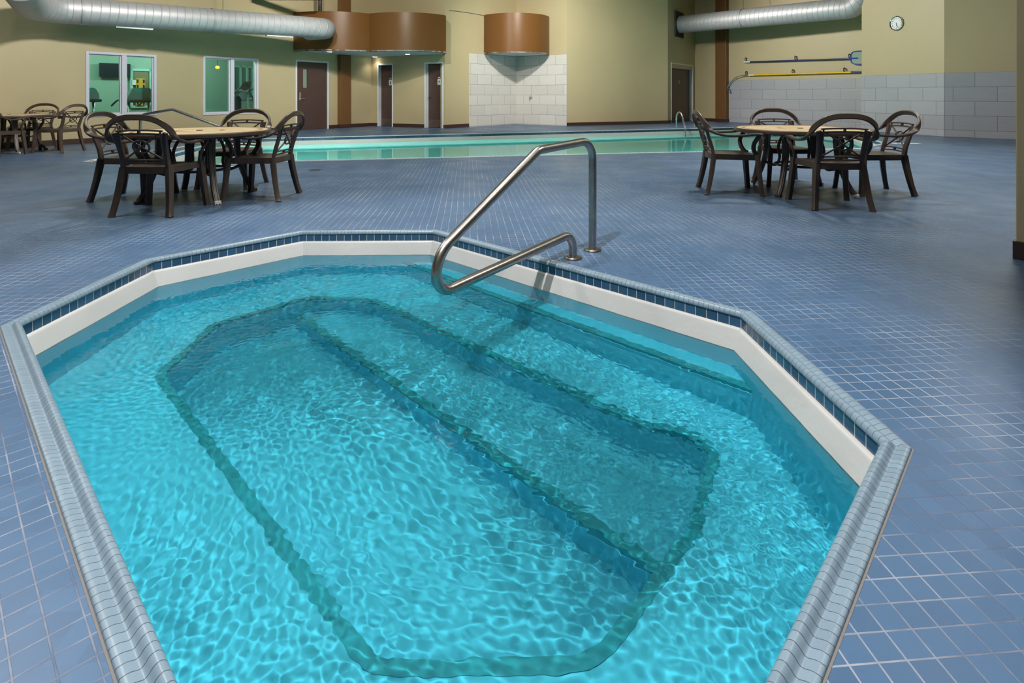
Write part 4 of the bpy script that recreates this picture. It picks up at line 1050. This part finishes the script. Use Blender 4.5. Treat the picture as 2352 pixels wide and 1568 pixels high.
# ------------------------------------------------------------------ chairs
def make_chair():
    r=empty('armchair')
    yb=lambda z:-.215-(z-.42)*.30
    # seat: slightly dished slab with an apron
    mb=MB(); nx,ny=12,12
    def seat_pt(i,j,top):
        u=i/nx*2-1; v=j/ny; y=-.235+.47*v; wd=.205+.045*v; x=u*wd
        if v>.8: y-=.03*(u*u)*((v-.8)/.2)
        if v<.15: y-=.025*(1-u*u)*(1-v/.15)
        z=.438-.016*(1-u*u)*math.sin(PI*min(1,v*1.0))-(.012 if v>.95 else 0)
        return (x,y,z if top else z-.012)
    T=[[mb.vert(seat_pt(i,j,True)) for i in range(nx+1)] for j in range(ny+1)]
    for j in range(ny):
        for i in range(nx): mb.face((T[j][i],T[j][i+1],T[j+1][i+1],T[j+1][i]))
    ringt=[T[0][i] for i in range(nx+1)]+[T[j][nx] for j in range(1,ny+1)]+[T[ny][i] for i in range(nx-1,-1,-1)]+[T[j][0] for j in range(ny-1,0,-1)]
    low=[]
    for k in ringt:
        x,y,z=mb.v[k]; low.append(mb.vert((x*1.01,y*1.01,.378)))
    n=len(ringt)
    for k in range(n): mb.face((ringt[k],low[k],low[(k+1)%n],ringt[(k+1)%n]))
    mb.face(low)
    mb.build('seat',M['resin'],r,smooth='auto')
    for sx in (-1,1):
        # rear leg and front leg, slightly curved, square section
        for nm,P,W in (('rear',[(.205*sx,-.225,.43),(.222*sx,-.245,.28),(.240*sx,-.275,.12),(.252*sx,-.298,.03),(.258*sx,-.305,0)],[.060,.056,.050,.050,.058]),
                       ('front',[(.245*sx,.215,.44),(.258*sx,.228,.28),(.272*sx,.243,.12),(.282*sx,.252,.03),(.286*sx,.255,0)],[.060,.056,.050,.050,.058])):
            mb=MB(); mb.band(smooth_path(P,4),[(sx*.3,1,0)]*17,[W[0]+(W[-1]-W[0])*0+w_ for w_ in [0]*17] if False else list(np.interp(np.linspace(0,4,17),range(5),W)),list(np.interp(np.linspace(0,4,17),range(5),[w_*.9 for w_ in W])))
            mb.build('leg',M['resin'],r,smooth='auto')
        # back post
        P=[(.205*sx,-.225,.40),(.198*sx,yb(.50),.50),(.205*sx,yb(.62),.62),(.222*sx,yb(.74)-.0,.745)]
        mb=MB(); mb.band(smooth_path(P,4),[(sx*.35,1,.2)]*13,list(np.linspace(.046,.05,13)),list(np.linspace(.036,.022,13)))
        mb.build('back_post',M['resin'],r,smooth='auto')
        # curved arm support rising from the front corner of the seat
        P=[(.245*sx,.215,.42),(.262*sx,.175,.49),(.290*sx,.170,.56),(.305*sx,.205,.625),(.308*sx,.225,.648)]
        mb=MB(); mb.band(smooth_path(P,4),[(sx,.2,.1)]*17,list(np.linspace(.05,.042,17)),.022)
        mb.build('arm_support',M['resin'],r,smooth='auto')
    # one continuous hoop: back rim flowing down into both arms
    half=[(0,-.385,.885),(.10,-.383,.880),(.19,-.372,.852),(.262,-.345,.795),(.298,-.295,.722),(.312,-.215,.668),(.314,-.09,.645),(.312,.05,.648),(.309,.16,.660),(.306,.235,.660),(.305,.272,.642),(.305,.268,.615)]
    hn=[(0,-1,.25),(0,-1,.3),(.12,-1,.35),(.25,-.9,.55),(.25,-.6,.9),(.1,-.35,1),(0,-.1,1),(0,0,1),(0,.05,1),(0,.5,.9),(0,1,.25),(0,1,-.3)]
    hw=[.052,.052,.052,.053,.055,.054,.050,.050,.054,.058,.056,.05]
    pts=[(-x,y,z) for x,y,z in half[:0:-1]]+half; nn=[(-x,y,z) for x,y,z in hn[:0:-1]]+hn; ww=hw[:0:-1]+hw
    sp=smooth_path(pts,5); m_=len(sp); tt=np.linspace(0,len(pts)-1,m_)
    NN=[tuple(np.interp(t,range(len(nn)),[q[c] for q in nn]) for c in range(3)) for t in tt]
    mb=MB(); mb.band(sp,NN,[float(v) for v in np.interp(tt,range(len(ww)),ww)],.024); mb.build('back_hoop',M['resin'],r,smooth='auto')
    # openwork back: paired bars, crossing bars and an oval ring
    mb=MB(); P=lambda u,z:Vector((u,yb(z)-.012*(1-(u/.2)**2)-.005,z))
    for z,e_ in ((.770,0),(.738,0),(.500,0),(.470,0)): mb.tube([P(u,z-.006*(u/.17)**2) for u in np.linspace(-.205,.205,11)],.0085,8)
    for z0_,z1_ in ((.738,.770),(.470,.500)): mb.box(-.008,.008,yb(z0_)-.028,yb(z0_)-.004,z0_,z1_)
    for s1 in (-1,1):
        mb.tube([P(s1*(.175+.01*t),.46+.30*t) for t in np.linspace(0,1,6)],.009,8)
        mb.tube([P(s1*.172*(1-2*t),.735-.232*t) for t in np.linspace(0,1,12)],.0085,8)
    mb.tube([P(.072*math.cos(a),.619+.056*math.sin(a))+Vector((0,-.004,0)) for a in np.linspace(0,2*PI,29)[:-1]],.009,8,closed=True)
    mb.build('back_lattice',M['resin'],r,smooth='auto')
    return r
GL='armchairs around the left table'; GR='armchairs around the right table'; GF='armchairs around the far left table'
chairs=[(-3.28,5.27,90,'brown resin armchair on the near side of the left table, back to the viewer',GL),
 (-3.95,5.92,2,'brown resin armchair on the left side of the left table, facing right',GL),
 (-2.66,5.96,178,'brown resin armchair on the right side of the left table, with a shiny seat',GL),
 (-3.30,6.66,-92,'brown resin armchair on the far side of the left table, facing the viewer',GL),
 (3.12,5.54,84,'brown resin armchair on the near side of the right table, back to the viewer',GR),
 (2.45,6.30,-8,'brown resin armchair on the left side of the right table, seen from the side',GR),
 (4.00,6.26,176,'brown resin armchair on the right side of the right table, facing left',GR),
 (3.36,6.94,-94,'brown resin armchair on the far side of the right table, with a shiny rim',GR),
 (-8.64,10.72,176,'brown resin armchair on the right side of the far left table, under the window',GF),
 (-9.55,11.20,-80,'brown resin armchair between the far left table and the wall',GF),
 (-9.12,9.98,92,'brown resin armchair cut off by the left edge, near side of the distant table',GF)]
proto=make_chair()
for i,(x,y,a,lab,grp) in enumerate(chairs):
    o=proto if i==0 else copy_tree(proto)
    o.location=(x,y,0); o.rotation_euler=(0,0,math.radians(a-90)); tag(o,lab,'chair',grp)

# ------------------------------------------------------------------ tables
def make_table():
    r=empty('round_table'); ZT=.705; R=.70
    mb=MB(); mb.lathe([(0,ZT-.012),(R-.035,ZT-.012),(R-.035,ZT),(0,ZT)],seg=96); mb.build('tabletop',M['top'],r)
    mb=MB(); mb.lathe([(R-.035,ZT-.02),(R-.035,ZT+.001),(R-.02,ZT+.003),(R-.006,ZT-.001),(R,ZT-.012),(R-.004,ZT-.034),(R-.03,ZT-.045),(R-.06,ZT-.04),(R-.06,ZT-.02)],seg=96); mb.build('table_rim',M['rim'],r,smooth='auto')
    mb=MB(); mb.lathe([(.030,ZT+.0005),(.034,ZT+.005),(.0,ZT+.006)],seg=20); mb.build('umbrella_hole_cap',M['rim'],r)
    mb=MB()
    for k in range(4):
        a=PI/4+k*PI/2; Mq=Matrix.Rotation(a,4,'Z'); mb.box(0,.50,-.025,.025,ZT-.06,ZT-.012,Mq)
    mb.build('under_frame',M['resin'],r)
    for k in range(4):
        a=PI/4+k*PI/2; c,s=math.cos(a),math.sin(a); rp=lambda rr,z:(rr*c,rr*s,z)
        P=[rp(.37,.68),rp(.375,.56),rp(.385,.42),rp(.42,.28),rp(.475,.14),rp(.53,.05),rp(.565,0)]
        sp=smooth_path(P,4); n=len(sp)
        mb=MB(); mb.band(sp,[(c,s,.25)]*n,list(np.interp(np.linspace(0,1,n),[0,.5,1],[.085,.062,.060])),list(np.interp(np.linspace(0,1,n),[0,.5,1],[.06,.042,.036])))
        for q in (-.014,.014):   # raised ribs down the outer face
            mb.tube([p+Vector((-s*q+c*.02,c*q+s*.02,.004)) for p in sp],.006,6)
        lg=mb.build('leg',M['resin'],r,smooth='auto')
        mb=MB(); f=Vector(rp(.555,.018)); Mq=Matrix.Translation(f)@Matrix.Rotation(a,4,'Z'); mb.box(-.026,.030,-.031,.031,-.017,.020,Mq); w_=mb.build('foot_cap',M['wear'] if k in (1,3) else M['resin'],lg,bevel=.006)
        if k in (1,3): w_['label']='worn white foot'
        P=[rp(.10,.66),rp(.20,.60),rp(.245,.48),rp(.23,.36),rp(.28,.27),rp(.40,.30)]
        mb=MB(); mb.tube(smooth_path(P,5),.016,8); mb.build('scroll_brace',M['resin'],r,smooth='auto')
    mb=MB(); mb.tube([(.26*math.cos(2*PI*k/32),.26*math.sin(2*PI*k/32),.30) for k in range(32)],.014,8,closed=True); mb.build('ring_stretcher',M['resin'],r,smooth='auto')
    return r
tp=make_table()
for i,(x,y,a,lab) in enumerate(((-3.30,5.94,0,'tan topped round table with brown rim, left of the two large ones'),(3.24,6.32,-4,'tan topped round table with brown rim, right of the two large ones'),(-9.50,10.62,10,'small distant round table cut off by the left edge, beside the wall'))):
    o=tp if i==0 else copy_tree(tp); o.location=(x,y,0); o.rotation_euler=(0,0,math.radians(a)); tag(o,lab,'table','round patio tables')
